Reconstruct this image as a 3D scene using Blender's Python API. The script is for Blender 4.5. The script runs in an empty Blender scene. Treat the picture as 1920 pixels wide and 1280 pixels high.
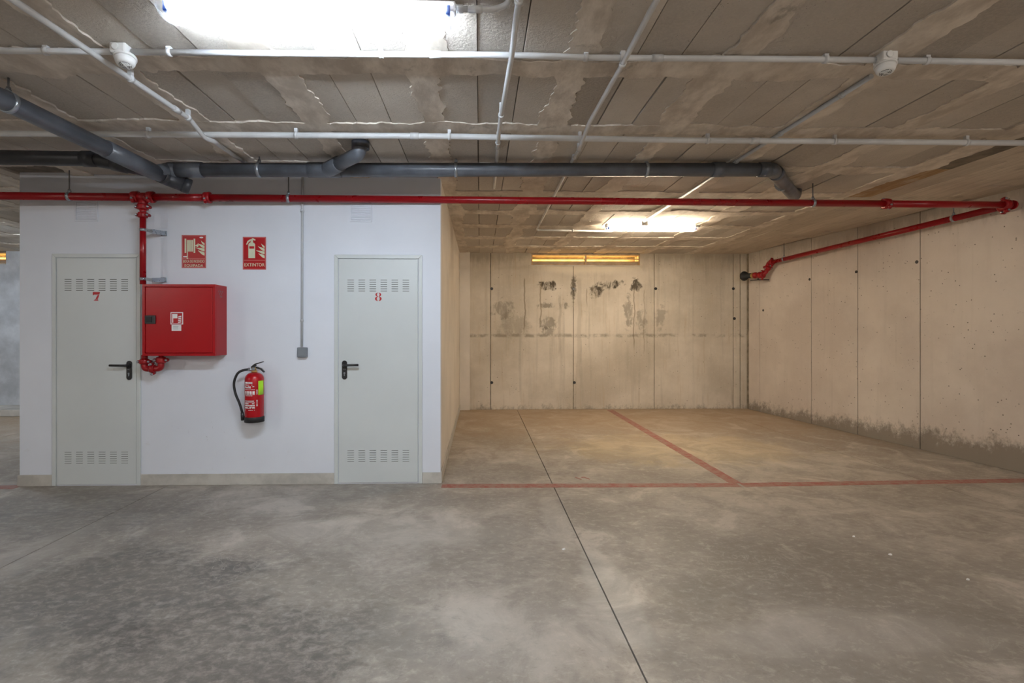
import bpy, math, random
from mathutils import Vector, noise as mnoise
R = random.Random(7)
scene = bpy.context.scene

# ------------------------------------------------------------------ camera, world, exposure
FPX, CX, HY, CAMZ = 950.0, 922.8, 622.0, 1.364
YAW = math.atan(0.024)
cd = bpy.data.cameras.new('camera')
cam = bpy.data.objects.new('camera', cd)
scene.collection.objects.link(cam)
cd.sensor_width = 36.0
cd.lens = FPX * 36.0 / 1920.0
cd.shift_x = (960.0 - CX) / 1920.0
cd.shift_y = -(640.0 - HY) / 1920.0
cd.clip_start = 0.05
cam.location = (0, 0, CAMZ)
cam.rotation_euler = (math.pi / 2, 0, -YAW)
scene.camera = cam

world = bpy.data.worlds.new('garage_world')
scene.world = world
world.use_nodes = True
world.node_tree.nodes['Background'].inputs[0].default_value = (0.9, 0.92, 1.0, 1)
world.node_tree.nodes['Background'].inputs[1].default_value = 0.02

vs = scene.view_settings
vs.view_transform = 'Standard'
vs.look = 'None'
vs.gamma = 1.0
vs.use_curve_mapping = False
vs.exposure = 0.22
scene.cycles.use_denoising = True
scene.cycles.max_bounces = 10
scene.cycles.diffuse_bounces = 5
scene.cycles.sample_clamp_indirect = 6.0

TUBE_COOL = (0.80, 0.90, 1.0)
TUBE_WARM = (1.0, 0.81, 0.57)
TUBE_NEUTRAL = (1.0, 0.94, 0.87)
S_COOL, S_WARM, S_NEUTRAL = 225.0, 285.0, 265.0

# ------------------------------------------------------------------ numbers of the place
ZC = 2.752            # underside of the ceiling blocks
BOXY = 4.58           # front face of the storage rooms
BOXL, BOXR = -4.07, -0.356
BACKY = 8.90
W0 = Vector((4.74, 8.83)); W1 = Vector((5.23, 4.748))   # two floor points of the right wall
WD = (W1 - W0).normalized()                              # towards the camera
WN = Vector((WD.y, -WD.x))
if WN.x > 0: WN = -WN                                    # into the room
def wall_x(y):
    return W0.x + (W1.x - W0.x) * (W0.y - y) / (W0.y - W1.y)

def ray(u, v):
    U = (u - CX) / FPX; V = (HY - v) / FPX
    s, c = math.sin(YAW), math.cos(YAW)
    return Vector((s + U * c, c - U * s, V))
CP = Vector((0, 0, CAMZ))
def at_y(u, v, Y):
    d = ray(u, v); return CP + d * (Y / d.y)
def at_z(u, v, Z):
    d = ray(u, v); return CP + d * ((Z - CAMZ) / d.z)
def at_x(u, v, X):
    d = ray(u, v); return CP + d * (X / d.x)
def at_wall(u, v, off=0.0):
    d = ray(u, v)
    p0 = W0 + WN * off
    k = p0.dot(WN) / Vector((d.x, d.y)).dot(WN)
    return CP + d * k
def nz(x, y=0.0, z=0.0):
    return mnoise.noise(Vector((x, y, z)))

# ------------------------------------------------------------------ node helpers
class NT:
    def __init__(self, name):
        self.m = bpy.data.materials.new(name); self.m.use_nodes = True
        self.t = self.m.node_tree; self.t.nodes.clear()
        self.out = self.t.nodes.new('ShaderNodeOutputMaterial')
    def n(self, typ, **kw):
        o = self.t.nodes.new(typ)
        for k, v in kw.items(): setattr(o, k, v)
        return o
    def link(self, a, b): self.t.links.new(a, b)
    def val(self, sock, v):
        if hasattr(v, 'is_output') or isinstance(v, bpy.types.NodeSocket): self.link(v, sock)
        elif isinstance(v, (tuple, list)) and len(v) == 3 and sock.type == 'RGBA': sock.default_value = (*v, 1)
        else: sock.default_value = v
    def math(self, op, a, b=None, c=None, clamp=False):
        o = self.n('ShaderNodeMath', operation=op, use_clamp=clamp)
        self.val(o.inputs[0], a)
        if b is not None: self.val(o.inputs[1], b)
        if c is not None: self.val(o.inputs[2], c)
        return o.outputs[0]
    def pos(self):
        g = self.n('ShaderNodeNewGeometry'); return g.outputs['Position']
    def sep(self, v):
        o = self.n('ShaderNodeSeparateXYZ'); self.link(v, o.inputs[0]); return o.outputs
    def scale(self, v, s, off=(0, 0, 0)):
        o = self.n('ShaderNodeMapping'); self.link(v, o.inputs[0])
        o.inputs['Scale'].default_value = s; o.inputs['Location'].default_value = off
        return o.outputs[0]
    def noise(self, v, scale, detail=4, rough=0.55, dist=0.0):
        o = self.n('ShaderNodeTexNoise')
        self.link(v, o.inputs['Vector'])
        o.inputs['Scale'].default_value = scale; o.inputs['Detail'].default_value = detail
        o.inputs['Roughness'].default_value = rough; o.inputs['Distortion'].default_value = dist
        return o.outputs[0]
    def voro(self, v, scale, out='Distance', feature='F1'):
        o = self.n('ShaderNodeTexVoronoi', feature=feature)
        self.link(v, o.inputs['Vector']); o.inputs['Scale'].default_value = scale
        return o.outputs[out]
    def mr(self, v, a, b, c=0.0, d=1.0, smooth=True):
        o = self.n('ShaderNodeMapRange', interpolation_type='SMOOTHSTEP' if smooth else 'LINEAR')
        self.val(o.inputs['Value'], v)
        o.inputs['From Min'].default_value = a; o.inputs['From Max'].default_value = b
        o.inputs['To Min'].default_value = c; o.inputs['To Max'].default_value = d
        return o.outputs[0]
    def mix(self, f, a, b, blend='MIX'):
        o = self.n('ShaderNodeMix', data_type='RGBA', blend_type=blend)
        self.val(o.inputs[0], f); self.val(o.inputs[6], a); self.val(o.inputs[7], b)
        return o.outputs[2]
    def blob(self, P, x, y, z, rx, ry, rz, wob=0.0, wscale=3.0):
        if not hasattr(self, 'cache'): self.cache = {}
        """soft ellipsoid mask around a point, edge broken by noise"""
        s = self.sep(P)
        tot = None
        for comp, c, r in ((0, x, rx), (1, y, ry), (2, z, rz)):
            if r is None: continue
            d = self.math('DIVIDE', self.math('SUBTRACT', s[comp], c), r)
            d2 = self.math('MULTIPLY', d, d)
            tot = d2 if tot is None else self.math('ADD', tot, d2)
        dist = self.math('SQRT', tot)
        if wob:
            if wscale not in self.cache: self.cache[wscale] = self.noise(P, wscale, 5, 0.65)
            nn = self.cache[wscale]
            dist = self.math('ADD', dist, self.math('MULTIPLY', self.math('SUBTRACT', nn, 0.5), wob * 2))
        return self.mr(dist, 0.55, 1.05, 1.0, 0.0)
    def bump(self, h, strength=0.3, dist=0.01, base=None):
        o = self.n('ShaderNodeBump')
        self.link(h, o.inputs['Height']); o.inputs['Strength'].default_value = strength
        o.inputs['Distance'].default_value = dist
        if base is not None: self.link(base, o.inputs['Normal'])
        return o.outputs[0]
    def finish(self, color, rough=0.6, normal=None, metal=0.0, spec=0.5, **kw):
        b = self.n('ShaderNodeBsdfPrincipled')
        self.val(b.inputs['Base Color'], color); self.val(b.inputs['Roughness'], rough)
        self.val(b.inputs['Metallic'], metal); b.inputs['Specular IOR Level'].default_value = spec
        if normal is not None: self.link(normal, b.inputs['Normal'])
        for k, v in kw.items(): self.val(b.inputs[k], v)
        self.link(b.outputs[0], self.out.inputs[0])
        return self.m

def simple(name, col, rough=0.5, metal=0.0, spec=0.5, var=0.08, bumpy=0.0, nscale=9.0, rvar=0.06):
    t = NT(name); P = t.pos()
    n = t.noise(P, nscale, 5, 0.6)
    dark = tuple(c * (1 - var * 2) for c in col); lite = tuple(min(1, c * (1 + var)) for c in col)
    c = t.mix(t.mr(n, 0.3, 0.7), dark, lite)
    r = t.mr(t.noise(P, nscale * 4, 3), 0.2, 0.8, max(0.02, rough - rvar), min(1, rough + rvar))
    nb = t.bump(t.noise(P, 160, 3), bumpy, 0.002) if bumpy else None
    return t.finish(c, r, nb, metal, spec)

def emit(name, col, s):
    t = NT(name); e = t.n('ShaderNodeEmission')
    e.inputs[0].default_value = (*col, 1); e.inputs[1].default_value = s
    t.link(e.outputs[0], t.out.inputs[0]); return t.m

# ------------------------------------------------------------------ materials
M = {}
def build_materials():
    # rough concrete infill blocks of the ceiling
    t = NT('ceiling_block_concrete'); P = t.pos()
    oi = t.n('ShaderNodeObjectInfo')
    big = t.noise(P, 1.3, 5, 0.6); fine = t.noise(P, 70, 4, 0.6)
    c = t.mix(t.mr(big, 0.3, 0.7), (0.54, 0.49, 0.43), (0.70, 0.645, 0.575))
    c = t.mix(t.mr(oi.outputs['Random'], 0, 1, 0.0, 0.7, False), c, (0.39, 0.355, 0.315))
    c = t.mix(t.mr(fine, 0.35, 0.75, 0.0, 0.35), c, (0.68, 0.62, 0.54))
    pit = t.mr(t.voro(P, 55), 0.06, 0.16, 1.0, 0.0)
    c = t.mix(t.math('MULTIPLY', pit, t.mr(t.noise(P, 9), 0.5, 0.65)), c, (0.13, 0.115, 0.10))
    h = t.math('ADD', t.noise(P, 75, 5, 0.7), t.math('MULTIPLY', t.noise(P, 28, 3), 0.7))
    M['block'] = t.finish(c, 0.92, t.bump(h, 0.8, 0.010), spec=0.2)
    # smooth concrete of the ribs, with streaks and rust
    t = NT('ceiling_rib_concrete'); P = t.pos()
    Pl = t.scale(P, (3.2, 1.5, 1))
    c = t.mix(t.mr(t.noise(Pl, 2.2, 6, 0.65), 0.32, 0.68), (0.50, 0.44, 0.375), (0.78, 0.715, 0.63))
    c = t.mix(t.mr(t.noise(P, 0.9, 4), 0.45, 0.75, 0, 0.5), c, (0.40, 0.34, 0.275))
    c = t.mix(t.mr(t.noise(P, 5, 6, 0.7, 0.8), 0.60, 0.72, 0, 0.5), c, (0.19, 0.165, 0.135))
    c = t.mix(t.mr(t.noise(P, 26, 3), 0.55, 0.8, 0, 0.3), c, (0.70, 0.64, 0.56))
    M['rib'] = t.finish(c, 0.85, t.bump(t.noise(t.scale(P, (3, 1, 1)), 24, 5, 0.65), 0.3, 0.005), spec=0.25)
    # formwork boards by the right wall
    t = NT('ceiling_board_concrete'); P = t.pos(); oi = t.n('ShaderNodeObjectInfo')
    grain = t.noise(t.scale(P, (14, 0.8, 1)), 3.0, 6, 0.7)
    c = t.mix(t.mr(grain, 0.3, 0.7), (0.50, 0.435, 0.36), (0.68, 0.605, 0.515))
    c = t.mix(t.mr(oi.outputs['Random'], 0, 1, 0, 0.5, False), c, (0.40, 0.35, 0.285))
    c = t.mix(t.mr(t.noise(P, 4, 5), 0.55, 0.75, 0, 0.5), c, (0.24, 0.20, 0.16))
    M['board'] = t.finish(c, 0.85, t.bump(grain, 0.35, 0.004), spec=0.25)
    t = NT('rust_stained_board'); P = t.pos()
    grain = t.noise(t.scale(P, (14, 1.0, 1)), 3.0, 6, 0.7)
    c = t.mix(t.mr(grain, 0.3, 0.7), (0.29, 0.17, 0.075), (0.47, 0.34, 0.20))
    c = t.mix(t.mr(t.noise(P, 5, 5), 0.5, 0.7, 0, 0.7), c, (0.50, 0.44, 0.36))
    M['rust_board'] = t.finish(c, 0.85, t.bump(grain, 0.35, 0.004), spec=0.25)
    M['dark_board'] = simple('dark_stained_board', (0.20, 0.17, 0.135), 0.85, spec=0.25, var=0.2, bumpy=0.3, nscale=6)
    M['groove'] = simple('ceiling_slab_concrete', (0.22, 0.19, 0.16), 0.9, spec=0.2, var=0.15)

    # cast concrete walls
    def cast(name, lo, hi, back):
        t = NT(name); P = t.pos(); s = t.sep(P)
        c = t.mix(t.mr(t.noise(P, 0.9, 6, 0.6), 0.32, 0.68), lo, hi)
        c = t.mix(t.mr(t.noise(t.scale(P, (7, 7, 0.35)), 1.6, 6, 0.6), 0.52, 0.75, 0, 0.42 if back else 0.16), c, tuple(x * 0.66 for x in lo))
        c = t.mix(t.mr(t.noise(P, 34, 3), 0.55, 0.8, 0, 0.22), c, (0.72, 0.67, 0.58))
        # air holes left by casting
        pit = t.mr(t.voro(P, 16), 0.07, 0.13, 1.0, 0.0)
        keep = t.mr(t.noise(P, 4.5, 2), 0.50 if back else 0.40, 0.60 if back else 0.52)
        c = t.mix(t.math('MULTIPLY', pit, keep), c, (0.17, 0.15, 0.12))
        pit2 = t.mr(t.voro(t.scale(P, (1, 1, 1), (3, 5, 7)), 34), 0.07, 0.14, 1.0, 0.0)
        c = t.mix(t.math('MULTIPLY', pit2, t.mr(t.noise(P, 7, 2), 0.55, 0.63, 0, 0.8)), c, (0.2, 0.175, 0.145))
        # ragged rising damp along the floor
        edge = t.math('ADD', s[2], t.math('MULTIPLY', t.noise(t.scale(P, (1, 1, 0.5)), 5.5, 6, 0.75), -0.55))
        edge = t.math('ADD', edge, t.math('MULTIPLY', t.math('SUBTRACT', t.noise(P, 26, 5, 0.8), 0.5), 0.34))
        if back: d = t.mr(edge, -0.33, -0.20, 0.6, 0.0)
        else:
            near = t.mr(s[1], 4.3, 8.0, 0.16, -0.02, False)
            d = t.mr(t.math('SUBTRACT', edge, near), -0.24, -0.06, 0.85, 0.0)
        c = t.mix(d, c, (0.20, 0.172, 0.14))
        # ragged darkening along the ceiling joint
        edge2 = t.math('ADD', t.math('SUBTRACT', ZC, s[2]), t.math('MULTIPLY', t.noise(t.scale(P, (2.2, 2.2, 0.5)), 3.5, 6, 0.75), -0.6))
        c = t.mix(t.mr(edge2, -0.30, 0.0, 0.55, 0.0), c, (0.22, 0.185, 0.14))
        if back:
            smear = t.noise(t.scale(P, (1.6, 1, 0.55)), 7.0, 7, 0.72, 0.3)
            streak = t.noise(t.scale(P, (9, 1, 0.5)), 2.2, 6, 0.7)
            # pale patching mortar round the slot window
            pm = t.blob(P, 1.87, 0, 2.60, 1.22, None, 0.25, 0.16, 4)
            c = t.mix(t.math('MULTIPLY', pm, 0.85), c, (0.74, 0.67, 0.55))
            # dark mould blooms
            for (x, z, rx, rz, k) in ((1.20, 2.16, .16, .10, 1.0), (2.33, 2.19, .30, .08, 1.0), (2.02, 2.10, .13, .11, .9), (2.75, 2.18, .10, .11, .95), (1.645, 2.10, .055, .22, .85), (1.16, 1.83, .16, .05, .6), (1.48, 1.82, .09, .06, .6), (1.22, 1.52, .2, .1, .5), (1.2, 1.38, .14, .08, .45), (0.42, 1.75, .2, .16, .4), (0.6, 1.5, .3, .2, .22), (2.62, 1.7, .08, .3, .5), (2.85, 1.55, .09, .22, .4), (3.2, 1.62, .12, .16, .35)):
                m = t.math('MULTIPLY', t.blob(P, x, 0, z, rx, None, rz * 1.15, 1.7, 8), t.mr(smear, 0.34, 0.54, 0.0, k))
                c = t.mix(m, c, (0.075, 0.062, 0.045))
            # thin run marks from the window down
            for (x, z0, z1, w, k) in ((1.06, 1.36, 2.18, .016, .6), (2.72, 1.0, 2.16, .014, .6), (0.78, 1.3, 2.3, .016, .65), (1.88, 1.75, 2.12, .013, .5), (2.9, .9, 2.1, .012, .4), (1.40, .9, 2.0, .03, .25), (1.75, .5, 2.3, .05, .22)):
                wv = t.math('MULTIPLY', t.math('SUBTRACT', t.noise(t.scale(P, (0.0, 0, 1)), 2.0, 3), 0.5), 0.14)
                dx = t.math('ABSOLUTE', t.math('SUBTRACT', t.math('SUBTRACT', s[0], x), wv))
                m = t.math('MULTIPLY', t.mr(dx, w * 0.4, w, 1, 0), t.math('MULTIPLY', t.mr(s[2], z0, z0 + 0.2), t.mr(s[2], z1 - 0.03, z1 + 0.03, 1, 0)))
                c = t.mix(t.math('MULTIPLY', m, k), c, (0.17, 0.13, 0.085))
            # pour line at mid height
            dz = t.math('ABSOLUTE', t.math('SUBTRACT', s[2], t.math('ADD', 1.27, t.math('MULTIPLY', t.noise(t.scale(P, (1, 0, 0)), 2.5, 3), 0.06))))
            m = t.math('MULTIPLY', t.mr(dz, 0.005, 0.05, 1, 0), t.mr(t.noise(P, 6, 5, 0.7), 0.42, 0.62, 0.08, 0.85))
            c = t.mix(t.math('MULTIPLY', m, 0.75), c, (0.16, 0.135, 0.10))
            c = t.mix(t.math('MULTIPLY', t.mr(s[1], 5, 6), t.mr(streak, 0.55, 0.72, 0, 0.35)), c, (0.42, 0.31, 0.18))
        h = t.math('ADD', t.noise(P, 28, 5, 0.6), t.math('MULTIPLY', pit, -0.5))
        return t.finish(c, 0.85, t.bump(h, 0.22, 0.004), spec=0.25)
    M['wall_back'] = cast('cast_concrete_back', (0.47, 0.42, 0.345), (0.66, 0.60, 0.515), True)
    M['wall_right'] = cast('cast_concrete_right', (0.57, 0.505, 0.45), (0.70, 0.635, 0.57), False)
    M['wall_rest'] = simple('cast_concrete_plain', (0.64, 0.61, 0.56), 0.88, spec=0.2, var=0.15, bumpy=0.2, nscale=2.0)
    M['wall_cool_lit'] = simple('cool_lit_cast_concrete', (0.58, 0.60, 0.63), 0.85, spec=0.25, var=0.14, bumpy=0.2, nscale=2.5)  # left back panels: the cool light there is put into the concrete colour
    M['seam'] = simple('formwork_seam_concrete', (0.26, 0.225, 0.175), 0.9, spec=0.2, var=0.2)

    # power-floated garage floor
    t = NT('garage_floor_concrete'); P = t.pos(); s = t.sep(P)
    big = t.noise(P, 0.55, 6, 0.62, 0.4); mid = t.noise(P, 2.3, 7, 0.68, 0.6); fine = t.noise(t.scale(P, (1, 1.3, 1)), 17, 8, 0.76, 0.35)
    c = t.mix(t.mr(big, 0.33, 0.67), (0.265, 0.237, 0.205), (0.45, 0.408, 0.357))
    c = t.mix(t.mr(mid, 0.44, 0.60, 0, 0.7), c, (0.265, 0.237, 0.206))
    c = t.mix(t.mr(mid, 0.34, 0.45, 0.65, 0.0), c, (0.52, 0.475, 0.42))
    c = t.mix(t.mr(fine, 0.50, 0.66, 0, 0.42), c, (0.55, 0.505, 0.45))
    c = t.mix(t.mr(fine, 0.32, 0.46, 0.5, 0), c, (0.20, 0.176, 0.148))
    # placed stains: oil darkening, pale laitance by the joint, dust by the back wall
    for (x, y, rx, ry, k, col) in (
        (-1.95, 2.75, .95, .55, .95, (0.10, 0.095, 0.09)), (-1.05, 2.25, .85, .40, 1.0, (0.10, 0.09, 0.08)), (-2.9, 3.7, .9, .35, .6, (0.15, 0.145, 0.14)),
        (-2.5, 2.2, .7, .35, .7, (0.13, 0.123, 0.115)), (-1.2, 1.95, .55, .22, .6, (0.13, 0.115, 0.10)), (-.2, 3.1, 1.0, .5, .35, (0.19, 0.17, 0.15)),
        (-3.3, 4.1, 1.2, .3, .5, (0.16, 0.155, 0.15)), (1.15, 2.45, .28, .45, .5, (0.20, 0.175, 0.145)), (1.9, 2.9, 1.0, .35, .45, (0.19, 0.165, 0.14)),
        (2.5, 2.25, .55, .25, .5, (0.18, 0.16, 0.14)), (.3, 6.6, .45, .8, .65, (0.16, 0.135, 0.10)), (.1, 5.0, .9, .4, .5, (0.20, 0.185, 0.165)), (1.3, 7.6, .9, .25, .5, (0.18, 0.145, 0.10)),
        (.70, 2.6, .12, .55, .4, (0.50, 0.47, 0.42)), (.55, 3.7, .10, .5, .4, (0.47, 0.44, 0.39)), (.1, 2.3, .7, .3, .2, (0.48, 0.46, 0.43)), (1.7, 2.25, .7, .2, .4, (0.47, 0.44, 0.40)),
        (-2.75, 3.1, .16, .55, .5, (0.40, 0.375, 0.335)), (-.6, 3.5, .9, .3, .35, (0.44, 0.415, 0.375)), (2.3, 5.9, 1.5, .8, .5, (0.43, 0.34, 0.24))):
        m = t.math('MULTIPLY', t.math('MULTIPLY', t.blob(P, x, y, 0, rx * 1.1, ry * 1.1, None, 0.85, 2.6), t.mr(fine, 0.40, 0.60, 1.0, 0.55)), t.mr(mid, 0.30, 0.62, min(1, k * 1.25), k * 0.6))
        c = t.mix(m, c, tuple(min(0.62, q * (1.28 if q > 0.3 else 0.95)) for q in col))
    dust = t.mr(t.math('ADD', s[1], t.math('MULTIPLY', t.math('SUBTRACT', mid, 0.5), 3.0)), 4.9, 8.6, 0.0, 0.78)
    c = t.mix(dust, c, (0.40, 0.29, 0.185))
    ring = t.noise(P, 5, 3, 0.5, 2.2)
    rr = t.math('MULTIPLY', t.mr(t.math('ABSOLUTE', t.math('SUBTRACT', ring, 0.5)), 0.0, 0.018, 1, 0), t.mr(t.noise(P, 0.8, 3), 0.5, 0.65, 0, 0.4))
    c = t.mix(rr, c, (0.52, 0.49, 0.44))
    rough = t.mr(mid, 0.3, 0.7, 0.42, 0.64)
    M['floor'] = t.finish(c, rough, t.bump(t.math('ADD', fine, t.math('MULTIPLY', t.noise(P, 60, 4), 0.4)), 0.10, 0.004), spec=0.35)
    M['joint'] = simple('floor_joint_grime', (0.075, 0.065, 0.055), 0.95, spec=0.1, var=0.2)
    t = NT('worn_red_floor_paint'); P = t.pos()
    w = t.noise(P, 13, 6, 0.75)
    c = t.mix(t.mr(w, 0.36, 0.58, 0.1, 0.85), (0.30, 0.065, 0.055), (0.33, 0.215, 0.175))
    M['paint'] = t.finish(c, 0.6, None, spec=0.35)

    # white painted plaster with scuffs
    t = NT('white_wall_paint'); P = t.pos(); s = t.sep(P)
    c = t.mix(t.mr(t.noise(P, 1.2, 4), 0.3, 0.7), (0.685, 0.725, 0.80), (0.735, 0.775, 0.85))
    sc = t.noise(t.scale(P, (9, 1, 3)), 6, 5, 0.7, 0.5)
    zone = t.math('MULTIPLY', t.mr(s[2], 0.25, 0.45), t.mr(s[2], 0.55, 0.72, 1, 0))
    zone = t.math('MULTIPLY', zone, t.math('MULTIPLY', t.mr(s[0], -2.9, -2.6), t.mr(s[0], -2.35, -1.9, 1, 0)))
    c = t.mix(t.math('MULTIPLY', zone, t.mr(sc, 0.66, 0.74, 0, 0.8)), c, (0.22, 0.22, 0.23))
    lowd = t.math('MULTIPLY', t.mr(s[2], 0.1, 0.7, 1, 0), t.mr(t.noise(P, 8, 6, 0.7), 0.6, 0.75, 0, 0.35))
    c = t.mix(lowd, c, (0.52, 0.51, 0.50))
    M['white'] = t.finish(c, 0.65, t.bump(t.noise(P, 90, 4), 0.10, 0.002), spec=0.3)
    M['cream'] = simple('cream_wall_paint', (0.71, 0.66, 0.595), 0.7, spec=0.25, var=0.05, bumpy=0.08, nscale=1.5)
    M['skirt'] = simple('beige_skirting_tile', (0.50, 0.485, 0.445), 0.45, spec=0.4, var=0.10, nscale=6)
    M['door'] = simple('pale_grey_door_enamel', (0.60, 0.64, 0.645), 0.38, spec=0.45, var=0.015, bumpy=0.04, nscale=1.5)
    M['slot'] = simple('shadowed_vent_slot', (0.20, 0.205, 0.20), 0.8, spec=0.1)
    M['grille'] = simple('white_grille_paint', (0.70, 0.74, 0.815), 0.5, spec=0.35, var=0.02)
    M['black'] = simple('black_plastic', (0.018, 0.018, 0.02), 0.38, spec=0.5, var=0.1)
    M['rubber'] = simple('black_rubber', (0.022, 0.022, 0.023), 0.6, spec=0.35, var=0.1)
    M['red_pipe'] = simple('red_pipe_enamel', (0.29, 0.005, 0.009), 0.28, spec=0.4, var=0.02, nscale=2, rvar=0.01)
    M['red_cast'] = simple('red_cast_fitting', (0.29, 0.006, 0.010), 0.36, spec=0.4, var=0.06, bumpy=0.1, rvar=0.02)
    M['red_cabinet'] = simple('red_cabinet_enamel', (0.36, 0.004, 0.008), 0.30, spec=0.35, var=0.01, nscale=3, rvar=0.01)
    M['red_extinguisher'] = simple('red_extinguisher_enamel', (0.42, 0.004, 0.010), 0.25, spec=0.5, var=0.01, rvar=0.01)
    M['sign_red'] = simple('red_sign_plastic', (0.40, 0.004, 0.008), 0.35, spec=0.45, var=0.03)
    M['sign_edge'] = simple('faded_red_sign_edge', (0.50, 0.11, 0.11), 0.35, spec=0.45, var=0.03)
    M['sign_glow'] = simple('pale_photoluminescent_print', (0.66, 0.70, 0.52), 0.5, spec=0.35, var=0.03)
    M['number_red'] = simple('red_stencil_paint', (0.48, 0.035, 0.04), 0.5, spec=0.3, var=0.08)
    M['sticker'] = simple('white_sticker', (0.80, 0.79, 0.80), 0.45, var=0.02)
    M['tag_green'] = simple('yellow_green_tag', (0.45, 0.85, 0.02), 0.5, var=0.03)
    M['steel'] = simple('zinc_plated_steel', (0.42, 0.47, 0.53), 0.30, metal=0.75, var=0.1)
    M['rod'] = simple('threaded_steel_rod', (0.22, 0.23, 0.25), 0.45, metal=0.7, var=0.1)
    M['brass'] = simple('brass', (0.62, 0.44, 0.17), 0.33, metal=0.85, var=0.1)
    M['pvc_grey'] = simple('dark_grey_pvc', (0.105, 0.118, 0.142), 0.36, spec=0.5, var=0.14, nscale=6)
    M['pvc_dark'] = simple('charcoal_pvc', (0.035, 0.037, 0.044), 0.42, spec=0.45, var=0.15, nscale=6)
    M['conduit'] = simple('pale_grey_conduit', (0.62, 0.63, 0.64), 0.42, spec=0.4, var=0.05, nscale=5)
    M['conduit_grey'] = simple('mid_grey_conduit', (0.50, 0.53, 0.56), 0.42, spec=0.4, var=0.05, nscale=5)
    M['switch'] = simple('slate_grey_switch', (0.21, 0.235, 0.265), 0.45, spec=0.4, var=0.04)
    M['white_plastic'] = simple('white_abs_plastic', (0.74, 0.74, 0.73), 0.4, spec=0.45, var=0.03)
    M['tray'] = simple('white_luminaire_tray', (0.78, 0.78, 0.78), 0.4, spec=0.4, var=0.02)
    M['blue'] = simple('blue_lamp_holder', (0.02, 0.12, 0.72), 0.4, var=0.03)
    M['frame_wood'] = simple('weathered_window_frame', (0.50, 0.33, 0.17), 0.5, var=0.15, nscale=12)
    M['sill_grey'] = simple('grey_sill_concrete', (0.50, 0.47, 0.46), 0.8, var=0.1)
    M['litter'] = simple('white_paper_scrap', (0.80, 0.80, 0.78), 0.7, var=0.05)
    M['tube_cool'] = emit('cool_fluorescent_glow', TUBE_COOL, S_COOL)
    M['tube_warm'] = emit('warm_fluorescent_glow', TUBE_WARM, S_WARM)
    M['tube_neutral'] = emit('neutral_fluorescent_glow', TUBE_NEUTRAL, S_NEUTRAL)
    t = NT('clear_polycarbonate')
    tr = t.n('ShaderNodeBsdfTransparent'); tr.inputs[0].default_value = (0.95, 0.96, 0.98, 1)
    gl = t.n('ShaderNodeBsdfGlossy'); gl.inputs['Roughness'].default_value = 0.12
    df = t.n('ShaderNodeBsdfTranslucent'); df.inputs[0].default_value = (0.85, 0.88, 0.92, 1)
    m1 = t.n('ShaderNodeMixShader'); m1.inputs[0].default_value = 0.07
    m2 = t.n('ShaderNodeMixShader'); m2.inputs[0].default_value = 0.12
    t.link(tr.outputs[0], m1.inputs[1]); t.link(gl.outputs[0], m1.inputs[2])
    t.link(m1.outputs[0], m2.inputs[1]); t.link(df.outputs[0], m2.inputs[2])
    t.link(m2.outputs[0], t.out.inputs[0]); M['clear'] = t.m
    t = NT('window_glass')
    tr = t.n('ShaderNodeBsdfTransparent'); tr.inputs[0].default_value = (0.95, 0.93, 0.88, 1)
    gl = t.n('ShaderNodeBsdfGlossy'); gl.inputs['Roughness'].default_value = 0.05
    m1 = t.n('ShaderNodeMixShader'); m1.inputs[0].default_value = 0.06
    t.link(tr.outputs[0], m1.inputs[1]); t.link(gl.outputs[0], m1.inputs[2]); t.link(m1.outputs[0], t.out.inputs[0])
    M['glass'] = t.m
build_materials()

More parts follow.
